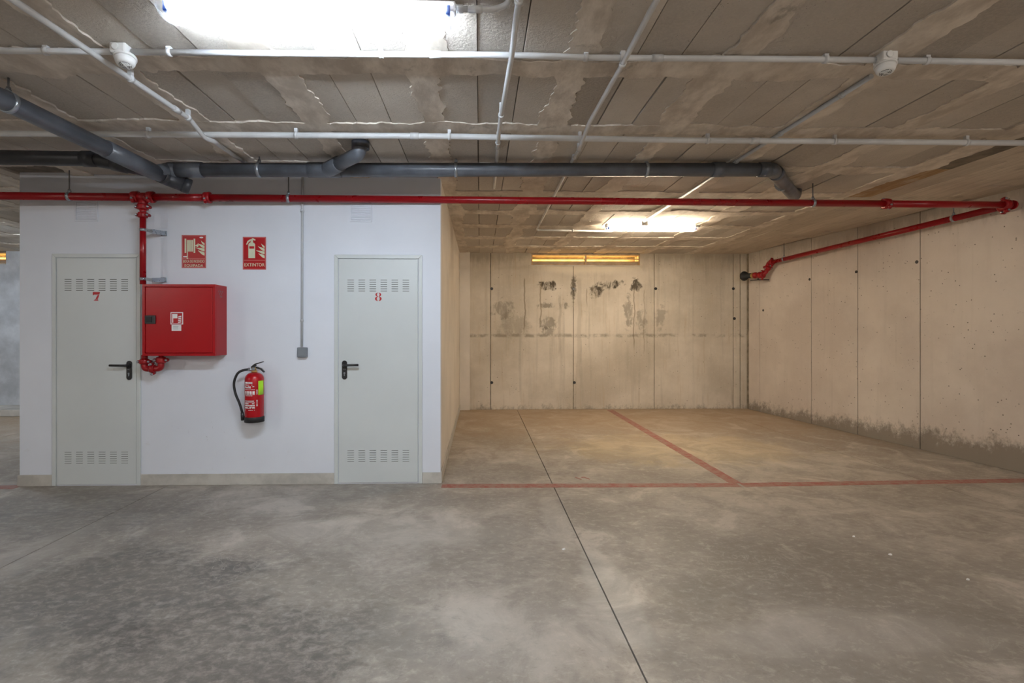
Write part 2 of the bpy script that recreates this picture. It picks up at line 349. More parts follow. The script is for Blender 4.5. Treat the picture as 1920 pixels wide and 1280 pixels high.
# ------------------------------------------------------------------ mesh builder
COL = scene.collection
class MB:
    def __init__(self): self.v = []; self.f = []; self.s = []; self.mi = []
    def face(self, idx, smooth=False, mi=0):
        self.f.append(tuple(idx)); self.s.append(smooth); self.mi.append(mi)
    def box(self, x0, x1, y0, y1, z0, z1, mi=0):
        b = len(self.v)
        for z in (z0, z1):
            self.v += [(x0, y0, z), (x1, y0, z), (x1, y1, z), (x0, y1, z)]
        for q in ((3, 2, 1, 0), (4, 5, 6, 7), (0, 1, 5, 4), (1, 2, 6, 5), (2, 3, 7, 6), (3, 0, 4, 7)):
            self.face([b + i for i in q], False, mi)
        return self
    def tube(self, pts, r, n=14, caps=True, mi=0):
        pts = [Vector(p) for p in pts]
        rad = r if isinstance(r, (list, tuple)) else [r] * len(pts)
        b = len(self.v)
        d0 = (pts[1] - pts[0]).normalized()
        up = Vector((0, 0, 1)) if abs(d0.z) < 0.9 else Vector((1, 0, 0))
        nrm = d0.cross(up).normalized()
        for i, p in enumerate(pts):
            if i == 0: d = d0
            elif i == len(pts) - 1: d = (pts[i] - pts[i - 1]).normalized()
            else: d = ((pts[i + 1] - pts[i]).normalized() + (pts[i] - pts[i - 1]).normalized()).normalized()
            nrm = (nrm - d * nrm.dot(d)).normalized()
            bi = d.cross(nrm)
            for k in range(n):
                a = 2 * math.pi * k / n
                self.v.append(tuple(p + (nrm * math.cos(a) + bi * math.sin(a)) * rad[i]))
        for i in range(len(pts) - 1):
            for k in range(n):
                k2 = (k + 1) % n
                self.face((b + i * n + k, b + i * n + k2, b + (i + 1) * n + k2, b + (i + 1) * n + k), True, mi)
        if caps:
            self.face([b + k for k in range(n)][::-1], False, mi)
            e = b + (len(pts) - 1) * n
            self.face([e + k for k in range(n)], False, mi)
        return self
    def lathe(self, prof, origin, axis, n=20, mi=0, caps=True):
        """prof: (distance along axis, radius)"""
        o = Vector(origin); a = Vector(axis).normalized()
        up = Vector((0, 0, 1)) if abs(a.z) < 0.9 else Vector((1, 0, 0))
        e1 = a.cross(up).normalized(); e2 = a.cross(e1)
        b = len(self.v)
        for d, r in prof:
            for k in range(n):
                t = 2 * math.pi * k / n
                self.v.append(tuple(o + a * d + (e1 * math.cos(t) + e2 * math.sin(t)) * max(r, 1e-4)))
        for i in range(len(prof) - 1):
            steep = False
            for k in range(n):
                k2 = (k + 1) % n
                self.face((b + i * n + k, b + i * n + k2, b + (i + 1) * n + k2, b + (i + 1) * n + k), True, mi)
        if caps:
            self.face([b + k for k in range(n)][::-1], False, mi)
            e = b + (len(prof) - 1) * n
            self.face([e + k for k in range(n)], False, mi)
        return self
    def prism(self, poly, mp, d0, d1, mi=0):
        """poly of (a,b) extruded between depth d0 and d1; mp(a,b,d) -> point"""
        b = len(self.v); n = len(poly)
        for d in (d0, d1):
            for (x, y) in poly: self.v.append(tuple(mp(x, y, d)))
        self.face([b + i for i in range(n)][::-1], False, mi)
        self.face([b + n + i for i in range(n)], False, mi)
        for i in range(n):
            j = (i + 1) % n
            self.face((b + i, b + j, b + n + j, b + n + i), False, mi)
        return self
    def mesh(self, name, mats):
        me = bpy.data.meshes.new(name)
        me.from_pydata([tuple(p) for p in self.v], [], self.f)
        for m in (mats if isinstance(mats, (list, tuple)) else [mats]): me.materials.append(m)
        for p, s, mi in zip(me.polygons, self.s, self.mi):
            p.use_smooth = s; p.material_index = mi
        import bmesh
        bm = bmesh.new(); bm.from_mesh(me)
        bmesh.ops.recalc_face_normals(bm, faces=bm.faces); bm.to_mesh(me); bm.free()
        me.update(); return me
    def build(self, name, mats, parent=None, bevel=0.0, seg=2):
        o = bpy.data.objects.new(name, self.mesh(name, mats)); COL.objects.link(o)
        if parent is not None: o.parent = parent
        if bevel:
            m = o.modifiers.new('bevel', 'BEVEL'); m.width = bevel; m.segments = seg; m.limit_method = 'ANGLE'
            m.angle_limit = math.radians(40)
        return o
def link_copy(src, parent, loc=None):
    o = src.copy(); COL.objects.link(o); o.parent = parent
    if loc is not None: o.location = loc
    return o
def tag(o, label=None, cat=None, group=None, kind=None):
    if label: o['label'] = label
    if cat: o['category'] = cat
    if group: o['group'] = group
    if kind: o['kind'] = kind
    return o
def thing(name, label, cat, group=None, kind=None):
    o = bpy.data.objects.new(name, None); COL.objects.link(o)
    o.empty_display_size = 0.1
    return tag(o, label, cat, group, kind)
def base_at(root):
    """move a thing's Empty to the bottom centre of its parts, parts staying where they are"""
    lo = Vector((1e9,) * 3); hi = Vector((-1e9,) * 3)
    def walk(o, off):
        for ch in o.children:
            p = off + ch.location
            if ch.type == 'MESH':
                for c in ch.bound_box:
                    q = Vector(c) + p
                    for i in range(3): lo[i] = min(lo[i], q[i]); hi[i] = max(hi[i], q[i])
            walk(ch, p)
    walk(root, Vector((0, 0, 0)))
    c = Vector(((lo.x + hi.x) / 2, (lo.y + hi.y) / 2, lo.z))
    root.location = c
    for ch in root.children: ch.location = ch.location - c
def fillet(pts, rad, seg=6):
    pts = [Vector(p) for p in pts]; out = [pts[0]]
    for i in range(1, len(pts) - 1):
        a, b, c = pts[i - 1], pts[i], pts[i + 1]
        r = min(rad, (a - b).length * 0.49, (c - b).length * 0.49)
        p0 = b + (a - b).normalized() * r; p1 = b + (c - b).normalized() * r
        for k in range(seg + 1):
            t = k / seg
            out.append(p0 * (1 - t) ** 2 + b * 2 * t * (1 - t) + p1 * t * t)
    out.append(pts[-1]); return out
def text_mesh(s, size, bold=0.0):
    cu = bpy.data.curves.new('lettering', 'FONT'); cu.body = s; cu.size = size
    cu.align_x = 'CENTER'; cu.align_y = 'CENTER'; cu.extrude = 0.0006; cu.offset = bold; cu.resolution_u = 3
    o = bpy.data.objects.new('lettering', cu); COL.objects.link(o)
    dg = bpy.context.evaluated_depsgraph_get()
    me = bpy.data.meshes.new_from_object(o.evaluated_get(dg))
    bpy.data.objects.remove(o); bpy.data.curves.remove(cu)
    return me
def front_map(cx, cz, Y):
    """local (a right, b up, d towards the camera) on a wall facing -Y"""
    return lambda a, b, d: (cx + a, Y - d, cz + b)

# ------------------------------------------------------------------ floor
XL, YB = -10.5, -6.0
fl = MB().box(XL, 7.2, YB, 10.2, -0.30, -0.012).build('floor', M['joint'])
tag(fl, 'grey concrete garage floor with saw-cut joints', None, None, 'structure')
JX = [XL, -6.2, -2.77, 0.65, 4.07, 7.2]
for i in range(len(JX) - 1):
    for (y0, y1) in ((YB, -1.6), (-1.6, 8.16), (8.16, 10.2)):
        g = 0.004
        MB().box(JX[i] + g, JX[i + 1] - g, y0 + (g if y0 != 8.16 else 0.0005), y1 - (g if y1 != 8.16 else 0.0005), -0.2, 0.0).build('floor_slab', M['floor'], fl)

def paint_line(p0, p1, w, label, seedv):
    """a worn painted strip lying on the floor, ragged along both edges"""
    p0 = Vector(p0); p1 = Vector(p1); d = (p1 - p0); L = d.length; d.normalize(); nn = Vector((-d.y, d.x))
    mb = MB(); N = int(L / 0.05)
    for i in range(N + 1):
        s = L * i / N; c = p0 + d * s
        wl = w / 2 * (1 + 0.14 * nz(s * 9, seedv)); wr = w / 2 * (1 + 0.14 * nz(s * 9, seedv + 9))
        for q in (c - nn * wl, c + nn * wr):
            mb.v += [(q.x, q.y, 0.0002), (q.x, q.y, 0.0014)]
    for i in range(N):
        b = i * 4
        mb.face((b + 1, b + 5, b + 7, b + 3)); mb.face((b, b + 2, b + 6, b + 4))
        mb.face((b, b + 4, b + 5, b + 1)); mb.face((b + 2, b + 3, b + 7, b + 6))
    mb.face((0, 1, 3, 2)); e = N * 4; mb.face((e, e + 2, e + 3, e + 1))
    o = mb.build('painted_floor_line', M['paint'])
    return tag(o, label, 'floor marking', 'red bay lines painted on the floor')
fz = lambda u, v: at_z(u, v, 0.0)
a, b2, c2, d2 = fz(828, 911), fz(1385, 909), fz(1960, 900), fz(1143, 768)
paint_line((a.x, a.y), (b2.x, b2.y), 0.11, 'worn red line across the mouth of the bay, from the white wall corner to the diagonal line', 1)
paint_line((b2.x + .03, b2.y), (c2.x, c2.y), 0.11, 'worn red line across the mouth of the bay that ends at the right concrete wall', 2)
paint_line((b2.x, b2.y + 0.05), (d2.x, d2.y), 0.11, 'worn red line running back between the two bays towards the slot window wall', 3)
q0, q1 = fz(-260, 916), fz(34, 913)
paint_line((q0.x, q0.y), (q1.x, q1.y), 0.11, 'worn red line on the floor left of the storage room corner', 4)
# faded bay number: only two broken brush marks are left of it
root = thing('painted_bay_number', 'faded red paint marks of a bay number on the bay floor', 'floor marking')
for (u, v, poly) in ((1084, 896.5, [(-.05, .03), (-.02, .035), (.055, -.03), (.03, -.04), (-.01, -.01)]), (1098, 896, [(-.07, .03), (-.01, .04), (.06, -.02), (.06, -.045), (.01, -.02), (-.02, .01), (-.07, .012)])):
    p = fz(u, v)
    MB().prism(poly, lambda a_, b_, d_, p=p: (p.x + a_ * .5, p.y + b_ * 1.1, d_), 0.0002, 0.0014).build('paint_mark', M['paint'], root)
base_at(root)
for (u, v, lab) in ((1057, 1030, 'crumpled white paper scrap on the floor left of the long joint'), (1600, 1006, 'tiny white pebble-like scrap on the floor in the right half'), (1669, 1040, 'thin white paper sliver on the floor at the far right'), (1814, 1087, 'flat white paper flake on the floor nearest the right edge')):
    p = fz(u, v); mb = MB()
    pts = []
    for k in range(7):
        an = k / 7 * 2 * math.pi; r = (0.011 if u < 1100 else 0.007) * R.uniform(0.6, 1.2)
        pts.append((math.cos(an) * r * 1.3, math.sin(an) * r))
    mb.prism(pts, lambda a_, b_, d_, p=p: (p.x + a_, p.y + b_, d_ + (0.003 * math.sin(a_ * 300) if d_ > 0.002 else 0)), 0.0002, 0.006)
    tag(mb.build('paper_scrap', M['litter']), lab, 'litter', 'paper scraps on the floor')

# ------------------------------------------------------------------ ceiling: slab, infill blocks, ribs, boards
ce = MB().box(XL, 7.2, YB, 10.2, 2.775, 3.0).build('ceiling', M['groove'])
tag(ce, 'waffle slab ceiling of rough concrete blocks between smeared ribs', None, None, 'structure')
BX, BY, PI8 = -0.30, 2.65, 0.80
def clear_of_box(x0, x1, y0, y1):
    return not (x1 > BOXL and x0 < BOXR and y1 > BOXY)
block_meshes = {}
def block_mesh(w, l):
    k = (round(w, 3), round(l, 3))
    if k not in block_meshes:
        block_meshes[k] = MB().box(-w / 2, w / 2, -l / 2, l / 2, 0, 0.05).mesh('ceiling_block', M['block'])
    return block_meshes[k]
extra = MB()
nblocks = 0
cand = []
for ky in range(-10, 9):
    for kx in range(-12, 6):
        x0, x1 = BX + PI8 * kx, BX + PI8 * (kx + 1)
        y0, y1 = BY + PI8 * ky, BY + PI8 * (ky + 1)
        if x1 > 3.75: continue
        if y0 >= BACKY - 0.2 or y1 < YB: continue
        if y1 > BACKY: y1 = BACKY + 0.07
        px0, px1, py0, py1 = x0 + 0.06, x1 - 0.06, y0 + 0.06, y1 - 0.06
        if py1 > BOXY and px1 > BOXL and px0 < BOXR:
            if px1 > BOXR + 0.12: px0 = BOXR + 0.01
            elif px0 < BOXL - 0.12: px1 = BOXL - 0.01
            elif py0 < BOXY - 0.12: py1 = BOXY - 0.01
            else: continue
        n = 3 if px1 - px0 > 0.5 else (2 if px1 - px0 > 0.35 else 1)
        w = (px1 - px0) / n
        for k in range(n):
            cxx = px0 + w * (k + 0.5); cyy = (py0 + py1) / 2
            U = (cxx * math.cos(YAW) - cyy * math.sin(YAW)) / max(0.1, (cxx * math.sin(YAW) + cyy * math.cos(YAW)))
            pu = CX + FPX * U
            vis = cyy > 1.8 and -160 < pu < 2080
            if cyy > 4.9 and cxx < BOXL and (pu > 80 or pu < -120): vis = False
            cand.append((vis, cyy, cxx, w - R.choice((0.004, 0.007, 0.010)), py1 - py0 - R.uniform(0, 0.012)))
for vis, cyy, cxx, w, l in cand:
    z = ZC + R.uniform(-0.003, 0.006)
    if vis and nblocks < 300:
        o = bpy.data.objects.new('ceiling_block', block_mesh(w, round(l, 2))); COL.objects.link(o)
        o.location = (cxx, cyy, z); o.parent = ce; nblocks += 1
    else:
        extra.box(cxx - w / 2, cxx + w / 2, cyy - l / 2, cyy + l / 2, z, z + 0.05)
o = extra.build('ceiling_block_field', M['block'], ce); o['kind'] = 'stuff'
print('BLOCKS', nblocks, len(cand))

def rib(axis, c, s0, s1, seedv, zoff, fine=True):
    """smeared strip of poured concrete with ragged edges, lower than the blocks"""
    mb = MB(); step = 0.022 if fine else 0.12
    N = max(2, int((s1 - s0) / step))
    for i in range(N + 1):
        s = s0 + (s1 - s0) * i / N
        e = []
        for side, sg in ((0, -1), (1, 1)):
            lowf = nz(s * 1.1, seedv * 3.7 + side * 11, 1.0)
            midf = nz(s * 5.0, seedv * 3.7 + side * 11, 5.0)
            hif = nz(s * 21.0, seedv * 3.7 + side * 11, 9.0)
            jag = abs(nz(s * 13.0, seedv * 5.1 + side * 17, 3.0))
            wd = 0.070 + max(-0.010, 0.006 + 0.10 * lowf + 0.045 * midf) + 0.014 * hif + 0.030 * jag
            e.append(c + sg * wd)
        th = 0.0065 + 0.004 * nz(s * 3, seedv)
        zb = ZC - th - zoff
        for q in e:
            p = (q, s) if axis == 'y' else (s, q)
            mb.v += [(p[0], p[1], zb), (p[0], p[1], ZC + 0.03)]
    for i in range(N):
        b = i * 4
        mb.face((b, b + 2, b + 6, b + 4)); mb.face((b, b + 4, b + 5, b + 1)); mb.face((b + 2, b + 3, b + 7, b + 6))
    mb.face((0, 1, 3, 2)); e = N * 4; mb.face((e, e + 2, e + 3, e + 1))
    return mb.build('ceiling_rib', M['rib'], ce)
for kx in range(-12, 6):
    x = BX + PI8 * kx
    if x > 3.75: continue
    rib('y', x, YB + 0.02, 1.6, kx, 0.0, False)
    if BOXL - 0.05 < x < BOXR + 0.05: rib('y', x, 1.6, BOXY - 0.005, kx, 0.0)
    else: rib('y', x, 1.6, BACKY - 0.005, kx, 0.0)
for ky in range(-10, 9):
    y = BY + PI8 * ky
    if y < YB + 0.2 or y > BACKY - 0.1: continue
    if y < BOXY - 0.1:
        rib('x', y, -10.3, -5.2, ky + 50, 0.0006, False); rib('x', y, -5.2, 3.76, ky + 50, 0.0006, y > 1.5)
    else:
        rib('x', y, -10.3, BOXL - 0.005, ky + 50, 0.0006, False); rib('x', y, BOXR + 0.005, 3.76, ky + 50, 0.0006)
# board-marked solid strip beside the right wall
bw = 0.27
k = 0
x = 3.74
while x < 6.4:
    y = YB + 0.02 + R.uniform(0, 0.6); y_prev = YB + 0.02
    cuts = [YB + 0.02]
    while y < BACKY - 0.4:
        cuts.append(y); y += R.uniform(1.0, 1.9)
    cuts.append(BACKY - 0.005)
    if k == 0: cuts = [YB + 0.02, -1.0, 1.4, 3.0, 4.22, 5.12, 6.4, 7.6, BACKY - 0.005]
    for y0, y1 in zip(cuts[:-1], cuts[1:]):
        xa = min(x + bw - 0.004, wall_x(y0) - 0.004); xb = min(x + bw - 0.004, wall_x(y1) - 0.004)
        if xb <= x + 0.02: continue
        z = ZC - 0.004 + R.uniform(-0.003, 0.004)
        mat = M['board']
        if k == 0 and abs(y0 - 4.22) < 0.01: mat = M['rust_board']
        if k == 0 and abs(y0 - 3.0) < 0.01: mat = M['dark_board']
        MB().prism([(x, y0 + .003), (xa, y0 + .003), (xb, y1 - .003), (x, y1 - .003)], lambda a_, b_, d_: (a_, b_, d_), z, ZC + 0.03).build('formwork_board', mat, ce)
    x += bw; k += 1

# ------------------------------------------------------------------ back wall with two slot windows
WT = 2.775
wb = MB().box(XL, 7.2, BACKY + 0.60, BACKY + 0.70, -0.05, 2.9)
WIN = [(0.905, 2.83, 2.535, 2.735), (-9.7, -8.14, 2.535, 2.735)]
def wall_core(mb, y0, y1):
    # solid wall around the two openings
    mb.box(XL, -9.7, y0, y1, -0.05, WT); mb.box(-9.7, -8.14, y0, y1, -0.05, 2.535); mb.box(-9.7, -8.14, y0, y1, 2.735, WT)
    mb.box(-8.14, 0.905, y0, y1, -0.05, WT); mb.box(0.905, 2.83, y0, y1, -0.05, 2.535); mb.box(0.905, 2.83, y0, y1, 2.735, WT)
    mb.box(2.83, 7.2, y0, y1, -0.05, WT)
wall_core(wb, BACKY + 0.012, BACKY + 0.30)
wb = wb.build('wall_back', M['seam'])
tag(wb, 'stained cast concrete back wall with slot windows at the top', None, None, 'structure')
def back_panel(poly, mat='wall_back'):
    MB().prism(poly, lambda a_, b_, d_: (a_, d_, b_), BACKY, BACKY + 0.0118).build('concrete_panel', M[mat], wb, bevel=0.003, seg=1)
g = 0.006
X1, X2, X3, X4 = 0.185, 1.645, 3.085, 4.50
back_panel([(BOXR - 0.05, 0), (X1 - g, 0), (X1 - g, WT), (BOXR - 0.05, WT)])
back_panel([(X1 + g, 0), (X2 - g, 0), (X2 - g, 2.535), (0.905, 2.535), (0.905, WT), (X1 + g, WT)])
back_panel([(X2 + g, 0), (X3 - g, 0), (X3 - g, WT), (2.83, WT), (2.83, 2.535), (X2 + g, 2.535)])
back_panel([(X3 + g, 0), (X4 - g, 0), (X4 - g, WT), (X3 + g, WT)])
back_panel([(X4 + g, 0), (4.62, 0), (4.62, WT), (X4 + g, WT)])
back_panel([(4.632, 0), (4.85, 0), (4.85, WT), (4.632, WT)])
back_panel([(-9.0, 0), (-7.0, 0), (-7.0, WT), (-8.14, WT), (-8.14, 2.535), (-9.0, 2.535)], 'wall_cool_lit')
back_panel([(-6.988, 0), (-5.5, 0), (-5.5, WT), (-6.988, WT)], 'wall_cool_lit')
back_panel([(-5.488, 0), (BOXL, 0), (BOXL, WT), (-5.488, WT)], 'wall_cool_lit')
hole = MB().lathe([(0.002, 0.026), (-0.0025, 0.026), (-0.0032, 0.020), (-0.0015, 0.014), (-0.001, 0.001)], (0, 0, 0), (0, 1, 0), 14, 0)
hole_me = hole.mesh('tie_hole', M['black'])
for (u, v) in ((922, 541), (1075.5, 541), (1229.5, 541), (1375, 541), (922, 717), (1077, 717), (1377, 597)):
    p = at_y(u, v, BACKY)
    o = bpy.data.objects.new('tie_hole', hole_me); COL.objects.link(o); o.location = (p.x, BACKY + 0.001, p.z); o.parent = wb

def slot_window(name, x0, x1, z0, z1, label):
    w = thing(name, label, None, None, 'structure')
    y = BACKY + 0.02
    f = MB()
    t = 0.022
    f.box(x0, x1, y, y + 0.06, z0, z0 + t); f.box(x0, x1, y, y + 0.06, z1 - t, z1)
    f.box(x0, x0 + t, y, y + 0.06, z0 + t, z1 - t); f.box(x1 - t, x1, y, y + 0.06, z0 + t, z1 - t)
    f.build('window_frame', M['frame_wood'], w)
    xm = (x0 + x1) / 2
    MB().box(xm - 0.018, xm + 0.018, y - 0.004, y + 0.062, z0 + t, z1 - t).build('mullion', M['frame_wood'], w)
    for (a0, a1) in ((x0 + t, xm - 0.018), (xm + 0.018, x1 - t)):
        MB().box(a0, a1, y + 0.027, y + 0.032, z0 + t, z1 - t).build('pane', M['glass'], w)
        MB().box(a0, a1, y + 0.006, y + 0.020, z0 + 0.112, z0 + 0.127).build('glazing_bar', M['frame_wood'], w)
        MB().box(a0, a1, y + 0.006, y + 0.020, z0 + 0.066, z0 + 0.078).build('glazing_bar', M['frame_wood'], w)
    MB().box(x0 + t, x1 - t, y + 0.036, y + 0.058, z0 + t, z0 + 0.072).build('upstand', M['sill_grey'], w)
    MB().box(x0, x1, BACKY - 0.012, y, z0 - 0.014, z0 + 0.004).build('window_sill', M['wall_rest'], w)
    base_at(w)
    ld = bpy.data.lights.new('light_well_daylight', 'AREA'); ld.shape = 'RECTANGLE'; ld.size = x1 - x0; ld.size_y = 0.22
    ld.energy = 62; ld.color = (1.0, 0.58, 0.18)
    lo = bpy.data.objects.new('light_well_daylight', ld); COL.objects.link(lo)
    lo.location = ((x0 + x1) / 2, BACKY + 0.45, 2.745)
slot_window('window_1', *WIN[0], 'long slot window glowing amber at the top of the bay back wall')
slot_window('window_2', *WIN[1], 'slot window glowing amber at the far left edge behind the storage rooms')
lw = MB()
for (x0, x1, z0, z1) in WIN:
    lw.box(x0 - 0.1, x1 + 0.1, BACKY + 0.30, BACKY + 0.60, z0 - 0.06, z0 - 0.01)
lw.build('light_well_floor', M['wall_rest'], wb)
MB().box(-9.4, BOXL - 0.02, BACKY - 0.55, BACKY - 0.002, 0.0, 0.11).build('trim_1', M['wall_rest'], None, bevel=0.01)['kind'] = 'structure'

# ------------------------------------------------------------------ right wall
def wp(s, off, z):
    p = W0 + WD * s + WN * off
    return (p.x, p.y, z)
wr = MB().prism([(-1.6, -0.012), (15.2, -0.012), (15.2, -0.35), (-1.6, -0.35)], lambda a_, b_, d_: wp(a_, b_, d_), -0.05, WT).build('wall_right', M['seam'])
tag(wr, 'pale cast concrete right wall with vertical formwork seams', None, None, 'structure')
def s_of(u, v=640):
    p = at_wall(u, v); return (Vector((p.x, p.y)) - W0).dot(WD)
seams = [0.0, s_of(1424), s_of(1521), s_of(1608), s_of(1725)]
w_ = seams[-1] - seams[-2]
while seams[-1] < 14.5: seams.append(seams[-1] + 1.15)
for s0, s1 in zip(seams[:-1], seams[1:]):
    MB().prism([(s0 + 0.004, 0.0), (s1 - 0.004, 0.0), (s1 - 0.004, -0.0118), (s0 + 0.004, -0.0118)], lambda a_, b_, d_: wp(a_, b_, d_), 0.0, WT).build('concrete_panel', M['wall_right'], wr, bevel=0.003, seg=1)
hole2 = MB().lathe([(-0.002, 0.020), (0.0025, 0.020), (0.0032, 0.016), (0.0015, 0.010), (0.001, 0.001)], (0, 0, 0), (WN.x, WN.y, 0), 12, 0).mesh('tie_hole', M['black'])
for (u, v) in ((1518, 523.5), (1605.5, 509.5), (1719, 491), (1431, 581.6)):
    p = at_wall(u, v)
    o = bpy.data.objects.new('tie_hole', hole2); COL.objects.link(o); o.location = p; o.parent = wr

# ------------------------------------------------------------------ unseen shell
tag(MB().box(XL - 0.3, XL, YB - 0.3, 10.2, -0.05, WT).build('wall_left', M['wall_rest']), 'plain concrete wall closing the garage on the left', None, None, 'structure')
tag(MB().box(XL, 7.6, YB - 0.3, YB, -0.05, WT).build('wall_rear', M['wall_rest']), 'plain concrete wall behind the camera', None, None, 'structure')

# ------------------------------------------------------------------ storage room walls
wf = MB().box(BOXL, BOXR, BOXY, BOXY + 0.12, 0, WT).build('wall_front', M['white'])
tag(wf, 'white painted front wall of the storage rooms', None, None, 'structure')
wsd = MB().box(BOXR - 0.12, BOXR, BOXY + 0.1201, BACKY - 0.0, 0, WT).build('wall_side', M['cream'])
tag(wsd, 'cream painted side wall of the storage rooms along the bay', None, None, 'structure')
wsl = MB().box(BOXL, BOXL + 0.12, BOXY + 0.1201, BACKY, 0, WT).build('wall_storage_left', M['cream'])
tag(wsl, 'painted outer left side wall of the storage rooms', None, None, 'structure')
p0, p1 = at_y(861, 700, BACKY - 0.07), at_y(881, 700, BACKY - 0.07)
tag(MB().box(BOXR, p1.x, BACKY - 0.07, BACKY - 0.0005, 0, WT).build('trim_2', M['cream'], None, bevel=0.006), 'pale plastered pilaster strip in the back left corner of the bay', None, None, 'structure')

DOORS = [(97, 263, 7), (626.5, 791.5, 8)]
def px_x(u, Y): return at_y(u, 700, Y).x
DF = BOXY - 0.014
d7 = (px_x(97, DF), px_x(263, DF)); d8 = (px_x(626.5, DF), px_x(791.5, DF))
SK = 0.10
for (x0, x1) in ((BOXL - 0.012, d7[0]), (d7[1], d8[0]), (d8[1], BOXR + 0.012)):
    o = MB().box(x0 + 0.001, x1 - 0.001, BOXY - 0.0125, BOXY - 0.0002, 0.0005, SK).build('baseboard_front', M['skirt'], None, bevel=0.003)
    tag(o, None, None, None, 'structure')
o = MB().box(BOXR + 0.0002, BOXR + 0.0125, BOXY - 0.0, BACKY - 0.072, 0.0005, SK).build('baseboard_side', M['skirt'], None, bevel=0.003); o['kind'] = 'structure'

# ------------------------------------------------------------------ doors
slot_mb = MB()
slot_mb.box(-0.029, 0.029, -0.0012, 0.001, -0.0026, 0.0026, 0)
slot_mb.box(-0.029, 0.029, -0.0055, 0.0008, 0.0026, 0.0040, 1)
slot_me = slot_mb.mesh('vent_slot', [M['slot'], M['door']])
def crescent(cx, cz, rx, rz, side, n=12, inner=0.40, gap=0.10):
    out = []
    for k in range(n + 1):
        a_ = -math.pi / 2 + math.pi * k / n
        out.append((cx + side * (gap * rx + (1 - gap) * rx * math.cos(a_)), cz + rz * math.sin(a_)))
    for k in range(n, -1, -1):
        a_ = -math.pi / 2 + math.pi * k / n
        out.append((cx + side * (gap * rx + inner * rx * math.cos(a_) * 0.8), cz + rz * 0.82 * math.sin(a_)))
    return out if side > 0 else out[::-1]
def door(name, xs, number, handle_right, label):
    d = thing(name, label, None, None, 'structure')
    x0, x1 = xs; cx = (x0 + x1) / 2
    ztop = at_y(180, 475.5, DF).z
    fw = 0.034
    y0 = BOXY - 0.014; y1 = BOXY - 0.0003
    for pn, poly in (('door_frame', [(x0, 0.002), (x0 + fw, 0.002), (x0 + fw, ztop - fw), (x0, ztop)]),
                     ('door_frame', [(x1 - fw, 0.002), (x1, 0.002), (x1, ztop), (x1 - fw, ztop - fw)]),
                     ('door_frame', [(x0 + 0.0006, ztop), (x0 + fw + .0004, ztop - fw), (x1 - fw - .0004, ztop - fw), (x1 - 0.0006, ztop)])):
        MB().prism(poly, lambda a_, b_, d_: (a_, d_, b_), y0, y1).build(pn, M['door'], d, bevel=0.003)
    ly = BOXY - 0.0105
    # the leaf sits inside the frame with a narrow shadow gap
    lx0, lx1, lz1 = x0 + 0.0385, x1 - 0.0385, ztop - 0.0385
    leaf = MB().box(lx0, lx1, ly, BOXY - 0.0003, 0.012, lz1).build('door_leaf', M['door'], d, bevel=0.003)
    for (zc0, u0) in ((lz1 - 0.188, 0), (0.30, 0)):
        for i in range(6):
            for j in range(6):
                o = bpy.data.objects.new('vent_slot', slot_me); COL.objects.link(o); o.parent = leaf
                o.location = (cx + (i - 2.5) * 0.0985, ly + 0.0002, zc0 - j * 0.0196)
    # stencilled number
    zc = lz1 - 0.188 - 5 * 0.0196 - 0.052
    nm = front_map(cx - (0.0 if number == 8 else 0.0) , zc, ly)
    mb = MB()
    if number == 7:
        for poly in ([(-.50, .12), (-.50, .50), (.52, .50), (.42, .20), (-.34, .20), (-.42, .12)],
                     [(.17, .15), (.42, .15), (.20, -.32), (-.12, -.32)], [(-.40, -.5), (.30, -.5), (.22, -.36), (-.16, -.36)]):
            mb.prism([(a_ * 0.062, b_ * 0.076) for a_, b_ in poly], nm, 0.0003, 0.0011)
    else:
        for (zz, rx, rz) in ((.26, .42, .23), (-.23, .48, .27)):
            for sd in (-1, 1):
                mb.prism([(a_ * 0.062, b_ * 0.076) for a_, b_ in crescent(0, zz, rx, rz, sd)], nm, 0.0003, 0.0011)
    mb.build('door_number', M['number_red'], d)
    # lever handle on a long back plate
    hx = (x1 - 0.095) if handle_right else (x0 + 0.093)
    hz = at_y(240, 694, ly).z
    pl = []
    for k in range(13): a_ = math.pi * k / 12; pl.append((0.023 * math.cos(a_), 0.062 + 0.023 * math.sin(a_)))
    for k in range(13): a_ = math.pi + math.pi * k / 12; pl.append((0.023 * math.cos(a_), -0.062 + 0.023 * math.sin(a_)))
    hm = front_map(hx, hz, ly)
    plate = MB().prism(pl, hm, 0.0002, 0.010).build('handle_plate', M['black'], d, bevel=0.002)
    sg = -1 if handle_right else 1
    path = fillet([hm(0, 0.045, 0.008), hm(0, 0.045, 0.055), hm(sg * 0.135, 0.047, 0.058)], 0.02, 5)
    lev = MB().tube(path, 0.0105, 10); lev.lathe([(0, 0.017), (0.012, 0.017)], hm(0, 0.045, 0.010), (0, -1, 0), 14)
    lev.build('lever', M['black'], plate)
    kc = MB().lathe([(0, 0.008), (0.004, 0.008), (0.005, 0.006)], hm(0, -0.028, 0.010), (0, -1, 0), 12)
    kc.box(hx - 0.004, hx + 0.004, ly - 0.0145, ly - 0.0098, hz - 0.052, hz - 0.030)
    kc.build('key_cylinder', M['steel'], plate)
    MB().box(hx - 0.012, hx + 0.012, ly - 0.0108, ly - 0.0099, hz + 0.006, hz + 0.0085).build('indicator_slit', M['steel'], plate)
    base_at(d)
    return d
door('door_1', d7, 7, True, 'pale grey metal storage door stencilled with a red 7')
door('door_2', d8, 8, False, 'pale grey metal storage door stencilled with a red 8')

